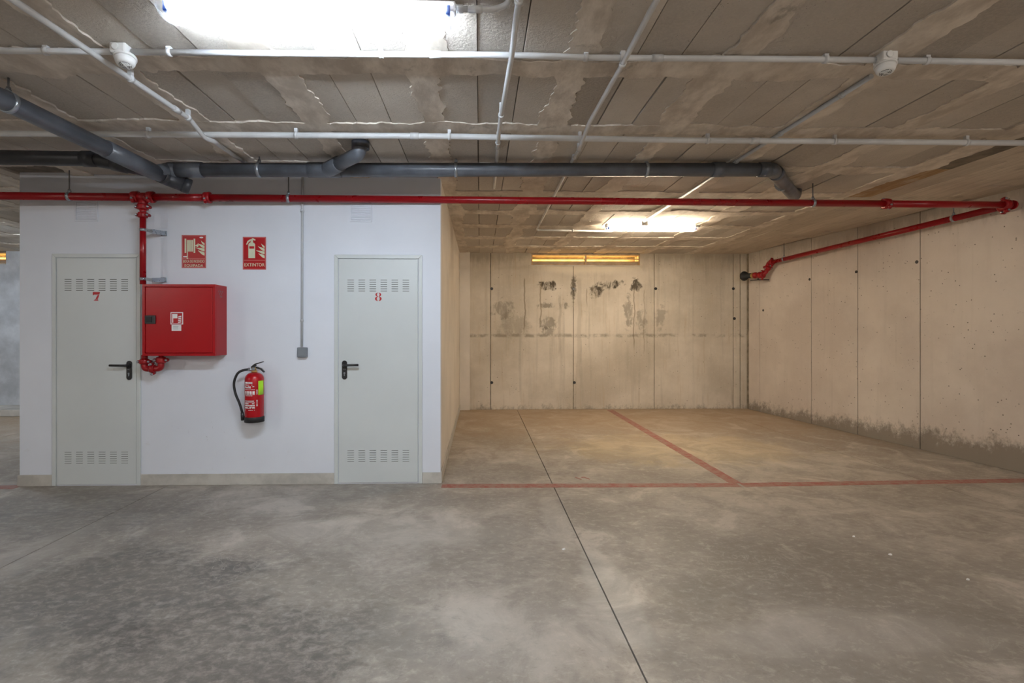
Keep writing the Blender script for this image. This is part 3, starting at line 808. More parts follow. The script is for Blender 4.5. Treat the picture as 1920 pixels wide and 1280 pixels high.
# ------------------------------------------------------------------ grilles and blank plate on the white wall
def grille(u0, v0, u1, v1, label):
    w = thing('wall_grille', label, 'vent', 'painted wall grilles')
    Y = BOXY - 0.006
    a_, b_ = at_y(u0, v0, Y), at_y(u1, v1, Y)
    x0, x1, z1, z0 = a_.x, b_.x, a_.z, b_.z
    t = 0.014
    f = MB()
    for q in ((x0, x1, z0, z0 + t), (x0, x1, z1 - t, z1), (x0, x0 + t, z0 + t, z1 - t), (x1 - t, x1, z0 + t, z1 - t)):
        f.box(q[0], q[1], Y - 0.004, BOXY - 0.0003, q[2], q[3])
    f.build('frame', M['grille'], w)
    MB().box(x0 + t, x1 - t, Y + 0.003, BOXY - 0.0003, z0 + t, z1 - t).build('backing', M['grille'], w)
    n = 9; h = (z1 - z0 - 2 * t) / n
    sm = MB().prism([(0, 0.0), (0, h * 0.55), (-0.006, h * 0.10), (-0.006, 0)], lambda p, q, d_: (d_, p, q), 0, x1 - x0 - 2 * t - 0.002).mesh('slat', M['grille'])
    for k in range(n):
        o = bpy.data.objects.new('slat', sm); COL.objects.link(o); o.parent = w
        o.location = (x0 + t + 0.001, Y + 0.003, z0 + t + h * k + h * 0.2)
    base_at(w)
grille(140, 376, 183, 415, 'white wall grille left of the red riser, above the door beside the cabinet')
grille(656, 379, 697.5, 416, 'white wall grille above the storage door nearest the bay corner')
a_, b_ = at_y(289, 401, BOXY), at_y(315.5, 428, BOXY)
o = MB().box(a_.x, b_.x, BOXY - 0.004, BOXY - 0.0003, b_.z, a_.z).build('blank_cover_plate', M['grille'], None, bevel=0.0015)
tag(o, 'square white blank cover plate on the wall beside the red riser', 'cover plate')

# ------------------------------------------------------------------ safety signs
def flames(mb, mp, sx, sz):
    """four licking flame tongues, pictogram style"""
    def tongue(x0, z0, x1, z1, bend, w):
        L = []; Rr = []
        for k in range(9):
            t = k / 8
            x = x0 + (x1 - x0) * t + bend * math.sin(math.pi * t); z = z0 + (z1 - z0) * t
            ww = w * (1 - t) ** 0.8 * (0.75 + 0.25 * math.sin(math.pi * min(1, t * 1.6)))
            L.append((x * sx, (z + ww) * sz)); Rr.append((x * sx, (z - ww) * sz))
        mb.prism(L + Rr[::-1], mp, 0.0022, 0.0030)
    for (x0, z0, x1, z1, bend, w) in ((.5, -.75, -.55, -.28, -.10, .25), (.5, -.25, -.95, .08, -.05, .22), (.5, .12, -.62, .62, -.12, .22), (.5, .48, -.05, 1.0, -.14, .17)):
        tongue(x0, z0, x1, z1, bend, w)
def sign(u0, v0, u1, v1, label, words, kind):
    w = thing('safety_sign', label, 'sign', 'red fire safety signs')
    a_, b_ = at_y(u0, v0, BOXY), at_y(u1, v1, BOXY)
    W, H = b_.x - a_.x, a_.z - b_.z; cx, cz = (a_.x + b_.x) / 2, (a_.z + b_.z) / 2
    mp = front_map(cx, cz, BOXY - 0.0004)
    MB().prism([(-W / 2, -H / 2), (W / 2, -H / 2), (W / 2, H / 2), (-W / 2, H / 2)], mp, 0, 0.002).build('plate', M['sign_red'], w)
    bd = MB(); t = 0.009
    zs = -H / 2 + H * 0.285
    for (q0, q1, r0, r1) in ((-W / 2, W / 2, -H / 2, -H / 2 + t), (-W / 2, W / 2, H / 2 - t, H / 2), (-W / 2, -W / 2 + t, -H / 2 + t, H / 2 - t), (W / 2 - t, W / 2, -H / 2 + t, H / 2 - t), (-W / 2 + t, W / 2 - t, zs - t * 0.45, zs + t * 0.45)):
        bd.prism([(q0, r0), (q1, r0), (q1, r1), (q0, r1)], mp, 0.0020, 0.0026)
    bd.build('border', M['sign_edge'], w)
    pc = MB(); zc = H * 0.14
    def rect(x0, x1, z0, z1, d1=0.0030): pc.prism([(x0, z0), (x1, z0), (x1, z1), (x0, z1)], mp, 0.0022, d1)
    if kind == 'hose':
        x0, x1, z0, z1 = -W * .34, W * .02, zc - H * .14, zc + H * .21
        rect(x0 - .008, x0 + .006, z0 - .012, z1 + .012); rect(x1 - .006, x1 + .008, z0 - .012, z1 + .012)
        n = 5; ww = (x1 - x0 - .020) / n
        for k in range(n): rect(x0 + .010 + k * ww + .0012, x0 + .010 + (k + 1) * ww - .0012, z0, z1)
        rect(x0 + .012, x0 + .020, z0 - .050, z0 - .001); rect(x0 + .009, x0 + .023, z0 - .064, z0 - .055)
        rect(x1 + .009, x1 + .020, zc + .008, zc + .016)
        ring = [(x1 + .027 + .011 * math.cos(k * math.pi / 6), zc + .012 + .012 * math.sin(k * math.pi / 6)) for k in range(12)]
        pc.prism(ring, mp, 0.0022, 0.0030)
        flames(pc, lambda p, q, d_: mp(p + W * .31, q + zc - H * .035, d_), W * .26, H * .24)
    else:
        x0, x1 = -W * .26, W * .03
        z0, z1 = zc - H * .29, zc + H * .12
        body = [(x0, z0), (x1, z0), (x1, z1)] + [((x0 + x1) / 2 + (x1 - x0) / 2 * math.cos(k * math.pi / 8), z1 + .022 * math.sin(k * math.pi / 8)) for k in range(1, 8)] + [(x0, z1)]
        zb0, zb1 = zc + H * .0, zc + H * .075
        pc.prism([(x0, z0), (x1, z0), (x1, zb0), (x0, zb0)], mp, 0.0022, 0.0030)
        pc.prism([(x0, zb1), (x1, zb1)] + body[2:], mp, 0.0022, 0.0030)
        rect(x0, x0 + .008, zb0, zb1); rect(x1 - .008, x1, zb0, zb1)
        xm = (x0 + x1) / 2
        rect(xm - .010, xm + .012, z1 + .020, z1 + .044)
        pc.prism([(xm - .012, z1 + .050), (xm - .036, z1 + .034), (xm - .050, z1 + .004), (xm - .042, z1 - .002), (xm - .030, z1 + .020), (xm - .010, z1 + .036)], mp, 0.0022, 0.0030)
        pc.prism([(xm - .012, z1 + .046), (xm + .010, z1 + .060), (xm + .034, z1 + .046), (xm + .030, z1 + .036), (xm + .012, z1 + .044)], mp, 0.0022, 0.0030)
        flames(pc, lambda p, q, d_: mp(p + W * .31, q + zc - H * .07, d_), W * .26, H * .24)
    pc.build('pictogram', M['sign_glow'], w)
    zt = (-H / 2 + zs) / 2
    for i, (s_, size) in enumerate(words):
        me = text_mesh(s_, size, 0.0)
        me.materials.clear(); me.materials.append(M['sign_glow'])
        o = bpy.data.objects.new('lettering', me); COL.objects.link(o); o.parent = w
        zz = zt + (0 if len(words) == 1 else (0.017 if i == 0 else -0.021))
        wd = max(v.co.x for v in me.vertices) - min(v.co.x for v in me.vertices)
        sx = min(1.0, (W - 0.028) / wd)
        o.rotation_euler = (math.pi / 2, 0, 0); o.location = (cx, BOXY - 0.0032, cz + zz); o.scale = (sx, 1, 1)
    if kind == 'hose':
        el = [(W * .31 + .017 * math.cos(k * math.pi / 8), H / 2 - .022 + .006 * math.sin(k * math.pi / 8)) for k in range(16)]
        MB().prism(el, mp, 0.0022, 0.0028).build('maker_mark', M['sticker'], w)
        MB().prism([(-W / 2 + .014, zs + .012), (-W / 2 + .05, zs + .012), (-W / 2 + .056, zs + .017), (-W / 2 + .05, zs + .022), (-W / 2 + .014, zs + .022)], mp, 0.0022, 0.0028).build('maker_mark', M['sticker'], w)
    base_at(w)
sign(341, 440.5, 386.5, 502.5, 'red hose reel sign reading BOCA DE INCENDIO EQUIPADA above the red cabinet', [('BOCA DE INCENDIO', 0.034), ('EQUIPADA', 0.034)], 'hose')
sign(455.5, 444, 499, 505.5, 'red extinguisher sign reading EXTINTOR on the white wall', [('EXTINTOR', 0.042)], 'ext')

# ------------------------------------------------------------------ hose cabinet
CD = 0.20
CF = BOXY - CD
a_, b_ = at_y(266.5, 532.5, CF), at_y(403.5, 667, CF)
cx0, cx1, cz1, cz0 = a_.x, b_.x, a_.z, b_.z
cab = thing('hose_reel_cabinet', 'bright red steel fire hose cabinet mounted on the white wall', 'cabinet')
MB().box(cx0, cx1, CF + 0.014, BOXY - 0.0004, cz0, cz1).build('body', M['red_cabinet'], cab, bevel=0.003)
rim = MB(); t = 0.022
for q in ((cx0, cx1, cz0, cz0 + t), (cx0, cx1, cz1 - t, cz1), (cx0, cx0 + t, cz0 + t, cz1 - t), (cx1 - t, cx1, cz0 + t, cz1 - t)):
    rim.box(q[0], q[1], CF, CF + 0.0136, q[2], q[3])
rim.build('front_rim', M['red_cabinet'], cab, bevel=0.002)
cdoor = MB().box(cx0 + t + .003, cx1 - t - .003, CF + 0.003, CF + 0.0135, cz0 + t + .003, cz1 - t - .003).build('door', M['red_cabinet'], cab, bevel=0.004)
q0, q1 = at_y(272, 591, CF), at_y(292, 607, CF)
lk = MB().box(q0.x, q1.x, CF - 0.006, CF + 0.0028, q1.z, q0.z).build('lock', M['black'], cdoor, bevel=0.003)
MB().box(q0.x + 0.012, q1.x - 0.030, CF - 0.011, CF - 0.0062, q1.z + 0.012, q0.z - 0.012).build('latch', M['rubber'], cdoor, bevel=0.002)
q0, q1 = at_y(319.5, 585, CF), at_y(343, 608, CF)
sw, sh = q1.x - q0.x, q0.z - q1.z
st = MB().box(q0.x, q1.x, CF + 0.0018, CF + 0.0029, q1.z, q0.z, 0)
st.box(q0.x + .007, q1.x - .007, CF + 0.0012, CF + 0.0019, q1.z + .007, q0.z - .007, 1)
mp = front_map((q0.x + q1.x) / 2, (q0.z + q1.z) / 2, CF + 0.0012)
st.prism([(-sw * .36, -.0), (sw * .05, -.0), (sw * .05, sh * .36), (-sw * .36, sh * .36)], mp, 0.0, 0.0008, 0)
st.prism([(-sw * .36, -sh * .36), (-sw * .28, -sh * .36), (-sw * .28, .0), (-sw * .36, .0)], mp, 0.0, 0.0008, 0)
for k in range(4):
    st.prism([(sw * .08, -sh * .38 + k * sh * .15), (sw * .36, -sh * .34 + k * sh * .15), (sw * .36, -sh * .24 + k * sh * .15), (sw * .16, -sh * .28 + k * sh * .15)], mp, 0.0, 0.0008, 0)
o = st.build('sticker', [M['sticker'], M['sign_red']], cdoor); o['label'] = 'white bordered hose pictogram sticker'
q0, q1 = at_y(321.5, 608.8, CF), at_y(339.5, 620, CF)
st = MB().box(q0.x, q1.x, CF + 0.0018, CF + 0.0029, q1.z, q0.z, 0)
for k in range(3):
    zz = q0.z - 0.012 - k * 0.011
    st.box(q0.x + .012, q1.x - R.uniform(.012, .03), CF + 0.0013, CF + 0.0018, zz - .0015, zz + .0015, 1)
st.build('instruction_label', [M['sticker'], M['switch']], cdoor)
vs_ = MB()
for (dy, dz) in ((.06, -.055), (.075, -.075), (.09, -.055), (.105, -.075), (.12, -.055), (.085, -.098), (.11, -.098)):
    vs_.prism([(-.004, -.009), (.004, -.005), (.004, .009), (-.004, .005)], lambda p, q, d_, dy=dy, dz=dz: (cx1 + d_, CF + dy + p, cz1 + dz + q), -0.001, 0.0008)
vs_.build('vent_holes', M['slot'], cab)
base_at(cab)

# ------------------------------------------------------------------ red fire main
fp = thing('fire_main_pipe', 'long red fire main under the ceiling with a riser to the red cabinet', 'pipe')
RP = 0.0325
PA = at_y(268, 369.5, BOXY - 0.14); PA = Vector(PA)
# elbow end near the right wall
dd = ray(1893, 384); 
pe = at_wall(1893, 384, 0.13); PE = Vector(pe)
dirp = (PE - PA).normalized()
PL = PA - dirp * 2.9
MB().tube([PL, PA - dirp * 0.06], RP, 18).build('header_pipe', M['red_pipe'], fp)
P1 = at_y(388, 370, BOXY - 0.13); t1 = (Vector(P1) - PA).dot(dirp)
P2t = None
def along_u(u):
    """distance along the header whose picture column is u"""
    lo_, hi_ = -4.0, 9.0
    for _ in range(50):
        m = (lo_ + hi_) / 2; q = PA + dirp * m
        U = CX + FPX * (q.x * math.cos(YAW) - q.y * math.sin(YAW)) / (q.x * math.sin(YAW) + q.y * math.cos(YAW))
        if U < u: lo_ = m
        else: hi_ = m
    return (lo_ + hi_) / 2
tj = along_u(1662)
MB().tube([PA + dirp * 0.06, PA + dirp * t1], RP, 18).build('header_pipe', M['red_pipe'], fp)
MB().tube([PA + dirp * t1, PA + dirp * tj], RP, 18).build('header_pipe', M['red_pipe'], fp)
MB().tube([PA + dirp * tj, PE - dirp * 0.03], RP, 18).build('header_pipe', M['red_pipe'], fp)
def coupling(p, axis, r, parent, lug=None, scale=1.0):
    p = Vector(p); ax = Vector(axis).normalized()
    w = 0.026 * scale; ro = r + 0.014 * scale
    mb = MB().lathe([(-w, r + 0.002), (-w, ro), (-w * 0.5, ro + 0.003), (w * 0.5, ro + 0.003), (w, ro), (w, r + 0.002)], p, ax, 20)
    lugd = Vector(lug) if lug is not None else Vector((0, -0.75, -0.66))
    lugd = (lugd - ax * lugd.dot(ax)).normalized()
    side = ax.cross(lugd).normalized()
    for sg in (-1, 1):
        c = p + lugd * (ro + 0.010) * sg
        mb.lathe([(-0.018, 0.008), (-0.016, 0.016 * scale), (0.016, 0.016 * scale), (0.018, 0.008)], c, side, 10)
        mb.tube([p + lugd * (r * 0.9) * sg, c], 0.013 * scale, 8)
    o = mb.build('coupling', M['red_cast'], parent)
    for sg in (-1, 1):
        c = p + lugd * (ro + 0.010) * sg
        MB().lathe([(-0.030, 0.0055), (-0.026, 0.0055), (-0.026, 0.010), (-0.018, 0.010), (-0.018, 0.0055), (0.018, 0.0055), (0.018, 0.010), (0.026, 0.010), (0.026, 0.0055), (0.030, 0.0055)], c, side, 8).build('bolt', M['steel'], o)
    return o
# tee above the riser
tee = MB().tube([PA - dirp * 0.062, PA + dirp * 0.062], RP + 0.006, 18)
tee.lathe([(0.0, RP + 0.004), (0.055, RP + 0.003), (0.075, RP + 0.001)], PA, (0, 0, -1), 18)
tee.build('tee', M['red_cast'], fp)
coupling(PA - dirp * 0.062, dirp, RP, fp); coupling(PA + dirp * 0.066, dirp, RP, fp)
coupling(PA + Vector((0, 0, -0.085)), (0, 0, 1), RP - 0.004, fp, dirp, 0.9)
MB().lathe([(0.10, RP - 0.002), (0.125, 0.024), (0.15, 0.024)], PA, (0, 0, -1), 18).build('reducer', M['red_cast'], fp)
coupling(PA + Vector((0, 0, -0.155)), (0, 0, 1), 0.024, fp, dirp, 0.85)
coupling(PA + dirp * t1, dirp, RP, fp); coupling(PA + dirp * tj, dirp, RP, fp)
# riser down to the bottom of the cabinet
RR = 0.0245
zb = at_y(272, 683, PA.y).z
rx, ry = PA.x, PA.y
ury = BOXY - 0.10
rz_top = PA.z - 0.14
# the riser passes behind the left edge of the cabinet front
rpath = [(rx, ry, rz_top), (rx, ry, cz1 + 0.004)]
MB().tube(rpath, RR, 16).build('riser_pipe', M['red_pipe'], fp)
ub = at_y(288, 691, CF + 0.10)
ux0 = at_y(271, 691, CF + 0.08).x; ux1 = at_y(302, 680, CF + 0.08).x; uy = CF + 0.08
zlow = at_y(288, 691, uy).z
MB().tube([(ux0, uy, cz0 + 0.006), (ux0, uy, zlow + 0.075)], RR, 16).build('riser_pipe', M['red_pipe'], fp)
coupling((ux0, uy, zlow + 0.062), (0, 0, 1), RR, fp, (1, 0, 0), 0.8)
xm_ = (ux0 + ux1) / 2
MB().tube(fillet([(ux0, uy, zlow + 0.06), (ux0, uy, zlow), (xm_, uy, zlow)], 0.06, 8), RR + 0.002, 16).build('elbow', M['red_cast'], fp)
MB().tube(fillet([(xm_, uy, zlow), (ux1, uy, zlow), (ux1, uy, zlow + 0.08)], 0.06, 8), RR + 0.001, 16).build('elbow', M['red_cast'], fp)
coupling((xm_, uy, zlow), (1, 0, 0), RR, fp, (0, -.2, 1), 0.7)
coupling((ux1, uy, zlow + 0.075), (0, 0, 1), RR - 0.004, fp, (1, 0.2, 0), 1.0)
MB().tube([(ux1, uy, zlow + 0.08), (ux1, uy, cz0 + 0.004)], RR - 0.005, 14).build('inlet_pipe', M['red_pipe'], fp)
# zinc wall brackets of the riser
for (v0, v1, du) in ((431, 437, 306), (523, 524, 306)):
    zc = at_y(270, v0, ry).z
    br = MB().lathe([(-0.012, RR + 0.001), (-0.012, RR + 0.004), (0.012, RR + 0.004), (0.012, RR + 0.001)], (rx, ry, zc), (0, 0, 1), 16)
    xe = at_y(308, v1, BOXY - 0.02).x; ze = at_y(308, v1, BOXY - 0.02).z
    mid = Vector((rx + 0.07, ry + 0.012, zc - 0.008))
    for (p, q, h) in ((Vector((rx + RR, ry, zc)), mid, 0.014), (mid, Vector((xe, BOXY - 0.012, ze)), 0.019)):
        dv = (q - p).normalized(); sd = Vector((0, 0, 1)) - dv * dv.z; sd.normalize(); nv = dv.cross(sd)
        pts = []
        for pp in (p, q):
            for s1_ in (-1, 1):
                for s2_ in (-1, 1): pts.append(pp + sd * h * s1_ + nv * 0.0025 * s2_)
        b0 = len(br.v); br.v += [tuple(x_) for x_ in pts]
        for fc in ((0, 1, 3, 2), (4, 6, 7, 5), (0, 4, 5, 1), (2, 3, 7, 6), (0, 2, 6, 4), (1, 5, 7, 3)): br.face([b0 + i for i in fc])
    br.box(xe - 0.035, xe + 0.012, BOXY - 0.014, BOXY - 0.0004, ze - 0.021, ze + 0.021)
    br.build('bracket', M['steel'], fp)
# hangers along the header
def hanger(p, r, axis, parent, lean=(0, 0)):
    p = Vector(p); ax = Vector(axis).normalized()
    h = MB().lathe([(-0.012, r + 0.0005), (-0.012, r + 0.005), (0.012, r + 0.005), (0.012, r + 0.0005)], p, ax, 18)
    h.lathe([(-0.013, 0.008), (0.013, 0.008)], p + Vector((0, 0, r + 0.012)), ax, 8)
    o = h.build('pipe_hanger', M['steel'], parent)
    rd = MB().tube([p + Vector((0, 0, r + 0.008)), Vector((p.x + lean[0], p.y + lean[1], ZC + 0.004))], 0.0052, 8)
    rd.lathe([(0, 0.011), (0.010, 0.011)], p + Vector((0, 0, r + 0.018)), (0, 0, 1), 6)
    rd.build('rod', M['rod'], o)
    return o
for u in (130, 541, 1524): hanger(PA + dirp * along_u(u), RP, dirp, fp)
# elbow and run along the right wall
PW = Vector(at_wall(1447, 491.5, 0.13))
dw = (PW - PE).normalized()
MB().tube(fillet([PE - dirp * 0.05, PE, PE + dw * 0.06], 0.045, 8), RP + 0.006, 18).build('elbow', M['red_cast'], fp)
coupling(PE - dirp * 0.045, dirp, RP, fp, (0, .2, 1), 1.15); coupling(PE + dw * 0.055, dw, RP, fp, (0, .1, 1), 1.15)
MB().lathe([(0.0, 0.045), (0.02, 0.04), (0.055, 0.006)], PE + dirp * 0.028, dirp, 14).build('end_boss', M['red_cast'], fp)
MB().tube([PE + dw * 0.05, PW], RP, 18).build('wall_run_pipe', M['red_pipe'], fp)
def on_run(u):
    lo_, hi_ = 0.0, 4.0
    for _ in range(50):
        m = (lo_ + hi_) / 2; q = PE + dw * m
        U = CX + FPX * (q.x * math.cos(YAW) - q.y * math.sin(YAW)) / (q.x * math.sin(YAW) + q.y * math.cos(YAW))
        if U > u: lo_ = m
        else: hi_ = m
    return PE + dw * lo_
hanger(on_run(1788), RP, dw, fp); hanger(on_run(1470), RP, dw, fp)
# valve group where the run enters the wall sleeve
coupling(PW, dw, RP, fp, (0, .2, 1), 1.0)
V1 = PW + dw * 0.05 + Vector((0, 0, -0.03)); V2 = PW + Vector((-0.02, 0.12, -0.14)); V3 = V2 + Vector((-0.06, 0.02, -0.05))
MB().tube(fillet([PW, PW + dw * 0.07, V2, V3], 0.05, 5), RP + 0.004, 16).build('elbow', M['red_cast'], fp)
coupling(PW.lerp(V2, 0.55) + dw * 0.02, (V2 - PW), RP, fp, (1, 0, 0), 1.2)
VS = V3; VE = Vector(at_y(1394, 517.5, 8.62))
dv = (VE - VS).normalized(); LV = (VE - VS).length
coupling(VS, dv, RP, fp, (0, 0, 1), 1.25)
vb = MB().lathe([(0, .04), (.03, .055), (.06, .055), (.07, .04), (LV * .30, .04), (LV * .31, .052), (LV * .38, .052), (LV * .40, .042)], VS, dv, 16)
vb.build('valve_body', M['red_cast'], fp)
MB().lathe([(LV * .40, .040), (LV * .41, .047), (LV * .50, .047), (LV * .52, .042)], VS, dv, 16).build('brass_ring', M['brass'], fp)
slv = MB().lathe([(LV * .52, .042), (LV * .90, .042), (LV * .90, .075), (LV * .96, .085), (LV, .075), (LV * 1.02, .03)], VS, dv, 18)
slv.build('wall_sleeve', M['rubber'], fp)
lv0 = VS + dv * 0.10 + Vector((0, 0, -0.075))
lvm = MB().tube([lv0 + Vector((.16, -.06, -.005)), lv0, lv0 + dv * 0.16 + Vector((0, 0, -.005))], 0.008, 8)
lvm.tube([VS + dv * 0.08, VS + dv * 0.09 + Vector((0, 0, -0.08))], 0.012, 8)
lvm.build('valve_lever', M['black'], fp)
base_at(fp)

# ------------------------------------------------------------------ grey drain pipes
dp = thing('drain_pipe', 'dark grey plastic drain pipes hung under the ceiling in front of the white wall', 'pipe')
r = 0.055
GY = 4.05
G0 = Vector(at_y(318, 318.5, GY + 0.02)); G1 = Vector(at_y(1437, 318, GY + 0.03))
gd = (G1 - G0).normalized()
MB().tube([G0, G1], r, 22).build('pipe', M['pvc_grey'], dp)
def sleeve(p, axis, rr, w=0.03, mat='pvc_grey', name='socket'):
    return MB().lathe([(-w, rr + 0.0005), (-w, rr + 0.005), (w, rr + 0.005), (w, rr + 0.0005)], p, axis, 22).build(name, M[mat], dp)
sleeve(G0 + gd * 0.16, gd, r, 0.10)
MB().lathe([(-0.05, .03), (-0.045, .050), (0.0, .060), (0.06, .060)], G0, gd, 22).build('end_socket', M['pvc_grey'], dp)
for u in (486, 855, 1212):
    q = at_y(u, 318, GY + 0.02); q = G0 + gd * ((Vector(q) - G0).dot(gd)); hanger(q, r, gd, dp)
# branch rising to the ceiling collar
tb = at_y(612, 318, GY); TB = G0 + gd * ((Vector(tb) - G0).dot(gd))
TT = Vector(at_z(676, 268, ZC - 0.01))
kn = Vector((TT.x, TT.y, TB.z + 0.0)) 
bpath = fillet([TB, Vector((TT.x - 0.015, TT.y + 0.0, TB.z + 0.005)), Vector((TT.x, TT.y, ZC - 0.002))], 0.09, 8)
MB().tube(bpath, r * 0.94, 22).build('branch_pipe', M['pvc_grey'], dp)
bdir = (bpath[1] - bpath[0]).normalized()
MB().lathe([(-0.02, r * 0.9), (0.02, r + 0.006), (0.20, r + 0.006), (0.20, r * 0.94)], bpath[0], bdir, 22).build('branch_socket', M['pvc_grey'], dp)
MB().lathe([(0, r * 0.94), (0, r + 0.009), (0.05, r + 0.009), (0.05, r * 0.94)], Vector((TT.x, TT.y, ZC - 0.052)), (0, 0, 1), 22).build('ceiling_collar', M['pvc_dark'], dp)
sleeve(TB - gd * 0.02, gd, r, 0.13)
# right end turning 45 degrees away and up into the slab
E1 = G1 + Vector((0.74, 0.80, 0.0)); 
MB().tube(fillet([G1 - gd * 0.01, G1 + gd * 0.05, E1, E1 + Vector((0.03, 0.03, 0.10))], 0.07, 7), r, 22).build('elbow_pipe', M['pvc_grey'], dp)
sleeve(G1 - gd * 0.02, gd, r, 0.045)
ed = (E1 - G1).normalized()
hanger(G1 + ed * 0.55, r, ed, dp)
sleeve(G1 + gd * 0.05 + ed * 0.14, ed, r, 0.04)
sleeve(G1 - gd * 0.40, gd, r, 0.05)
# long pipe coming from the camera side
H0 = Vector((-2.66, 0.9, 2.67)); H1 = Vector(at_y(303, 329, 4.02))
hq = Vector(at_y(2, 180, 2.80)); H0 = H1 + (hq - H1) * 2.4
H0.z = min(H0.z, 2.675)
hd = (H1 - H0).normalized()
MB().tube([H0, H1], r, 22).build('pipe', M['pvc_grey'], dp)
hn = H0 + hd * ((hq - H0).dot(hd)); hanger(hn + hd * 0.04, r, hd, dp)
sleeve(H1 - hd * 0.30, hd, r, 0.24)
MB().tube(fillet([H1 - hd * 0.02, H1 + hd * 0.05, H1 + hd * 0.06 + Vector((0.10, 0.06, -0.035))], 0.05, 5), r + 0.004, 20).build('elbow', M['pvc_dark'], dp)
cpd = Vector((0.1, 0.07, -0.035)).normalized()
MB().lathe([(0, r), (0.0, r + 0.007), (0.05, r + 0.007), (0.055, r - 0.004)], H1 + hd * 0.06 + Vector((0.095, 0.056, -0.033)), cpd, 20).build('end_cap', M['pvc_dark'], dp)
# side branch from the drain to the long pipe
MB().tube([H1 - hd * 0.08, G0 + gd * 0.0], r * 0.97, 20).build('joining_branch', M['pvc_grey'], dp)
# dark pipe arriving from the left
I1 = Vector(at_y(180, 298, 3.80)); I0 = Vector(at_y(-260, 291, 3.84))
I1.z = min(I1.z, ZC - r - 0.012); I0.z = min(I0.z, ZC - r - 0.012)
I2 = H1 - hd * 0.16 + Vector((-0.02, 0.0, -0.005))
MB().tube(fillet([I0, I1, I2], 0.10, 6), r * 0.96, 20).build('branch_pipe', M['pvc_dark'], dp)
sleeve(I1 - Vector((0.04, 0, 0)), (I1 - I0), r * 0.96, 0.05, 'pvc_dark')
idd = (I2 - I1).normalized(); sleeve(I1 + idd * 0.16, idd, r * 0.96, 0.05, 'pvc_dark')
base_at(dp)

# ------------------------------------------------------------------ ceiling conduits
def conduit(label, pts, rad, clips, mat='conduit', fil=0.05, couplers=(), group='pale conduits along the ceiling'):
    """clips / couplers: fractions along the run"""
    w = thing('electrical_conduit', label, 'conduit', group)
    path = fillet(pts, fil, 6)
    MB().tube(path, rad, 14).build('tube', M[mat], w)
    Ls = [0.0]
    for p, q in zip(path[:-1], path[1:]): Ls.append(Ls[-1] + (q - p).length)
    def at(f):
        s = f * Ls[-1]
        for i in range(len(path) - 1):
            if Ls[i + 1] >= s:
                t = (s - Ls[i]) / max(1e-9, Ls[i + 1] - Ls[i]); return path[i].lerp(path[i + 1], t), (path[i + 1] - path[i]).normalized()
        return path[-1], (path[-1] - path[-2]).normalized()
    for f in clips:
        p, d = at(f)
        mb = MB().lathe([(-0.010, rad + 0.0005), (-0.010, rad + 0.005), (0.010, rad + 0.005), (0.010, rad + 0.0005)], p, d, 12)
        if abs(d.z) < 0.6: mb.box(p.x - 0.011, p.x + 0.011, p.y - 0.011, p.y + 0.011, p.z + rad * 0.8, ZC - 0.0005)
        else: mb.box(p.x - 0.011, p.x + 0.011, p.y + rad * 0.8, BOXY - 0.0004, p.z - 0.01, p.z + 0.01)
        mb.build('clip', M[mat], w)
    for f in couplers:
        p, d = at(f)
        MB().lathe([(-0.028, rad + 0.0005), (-0.028, rad + 0.003), (0.028, rad + 0.003), (0.028, rad + 0.0005)], p, d, 14).build('coupler', M[mat], w)
    base_at(w); return w
ZK = ZC - 0.026
def kz(u, v, dz=0.0): return at_z(u, v, ZK + dz)
rc = 0.0145
conduit('white conduit running from the left edge of the picture to the left detector', [kz(-420, 88), kz(0, 95), kz(209.5, 96.8)], rc, [.45, .80], couplers=(.6,))
conduit('long white conduit crossing the ceiling between the two detectors', [kz(248.5, 97.3), kz(700, 101.5), kz(950, 103), kz(1110, 108), kz(1500, 111), kz(1642.5, 112.8)], rc, [.048, .328, .603, .93], couplers=(.40, .70))
conduit('white conduit running from the right detector to the right edge of the picture', [kz(1680.5, 113.2), kz(1920, 117), kz(2150, 121)], rc, [.12, .8])
pB = [kz(-420, 247, -.026), kz(0, 250, -.026), kz(800, 255, -.026), kz(1300, 263, -.026), kz(1920, 268, -.026), kz(2150, 271, -.026)]
conduit('white conduit crossing the ceiling just in front of the grey drain pipe', pB, 0.0195, [.11, .26, .365, .475, .57, .665, .76, .86, .96], couplers=(.2, .45, .7))
lo = -0.05
pC = [at_z(25, 0, ZC - .058) + Vector((-0.01, -1.6, 0)), at_z(25, 0, ZC - .058), at_z(355, 222, ZC - .056), at_z(384, 259, ZC - .100), at_z(403, 265.5, ZC - .090), at_z(409, 271, ZC - .03), at_z(464, 308, ZC - .024)]
conduit('white conduit running back on the left, dipping under the drain-side conduit', pC, rc, [.42, .60, .73], fil=0.035, couplers=(.70,))
pD = [at_z(982, -60, ZC - .05) + Vector((0.03, -1.0, 0)), at_z(968, 30, ZC - .05), at_z(960, 102, ZC - .06), at_z(938, 225, ZC - .075), at_z(934, 265, ZC - .090), at_z(933, 278, ZC - .03), at_z(931, 306, ZC - .022), at_z(926, 352, ZC - .022)]
conduit('white conduit running back at mid ceiling, nearly straight ahead', pD, rc * 0.92, [.30, .56, .67, .72], fil=0.08)
pE = [at_z(1270, -80, ZC - .05) + Vector((0.05, -0.8, 0)), at_z(1222, 16, ZC - .05), at_z(1163, 128, ZC - .062), at_z(1106, 228, ZC - .075), at_z(1089, 271, ZC - .090), at_z(1084, 283, ZC - .03), at_z(1072, 302, ZC - .022), at_z(1006, 431, ZC - .022), at_z(1148, 433.5, ZC - .022)]
conduit('white conduit running back right of centre, then turning to the warm tube lamp', pE, rc * 0.88, [.22, .40, .435, .62, .78, .92], fil=0.05)
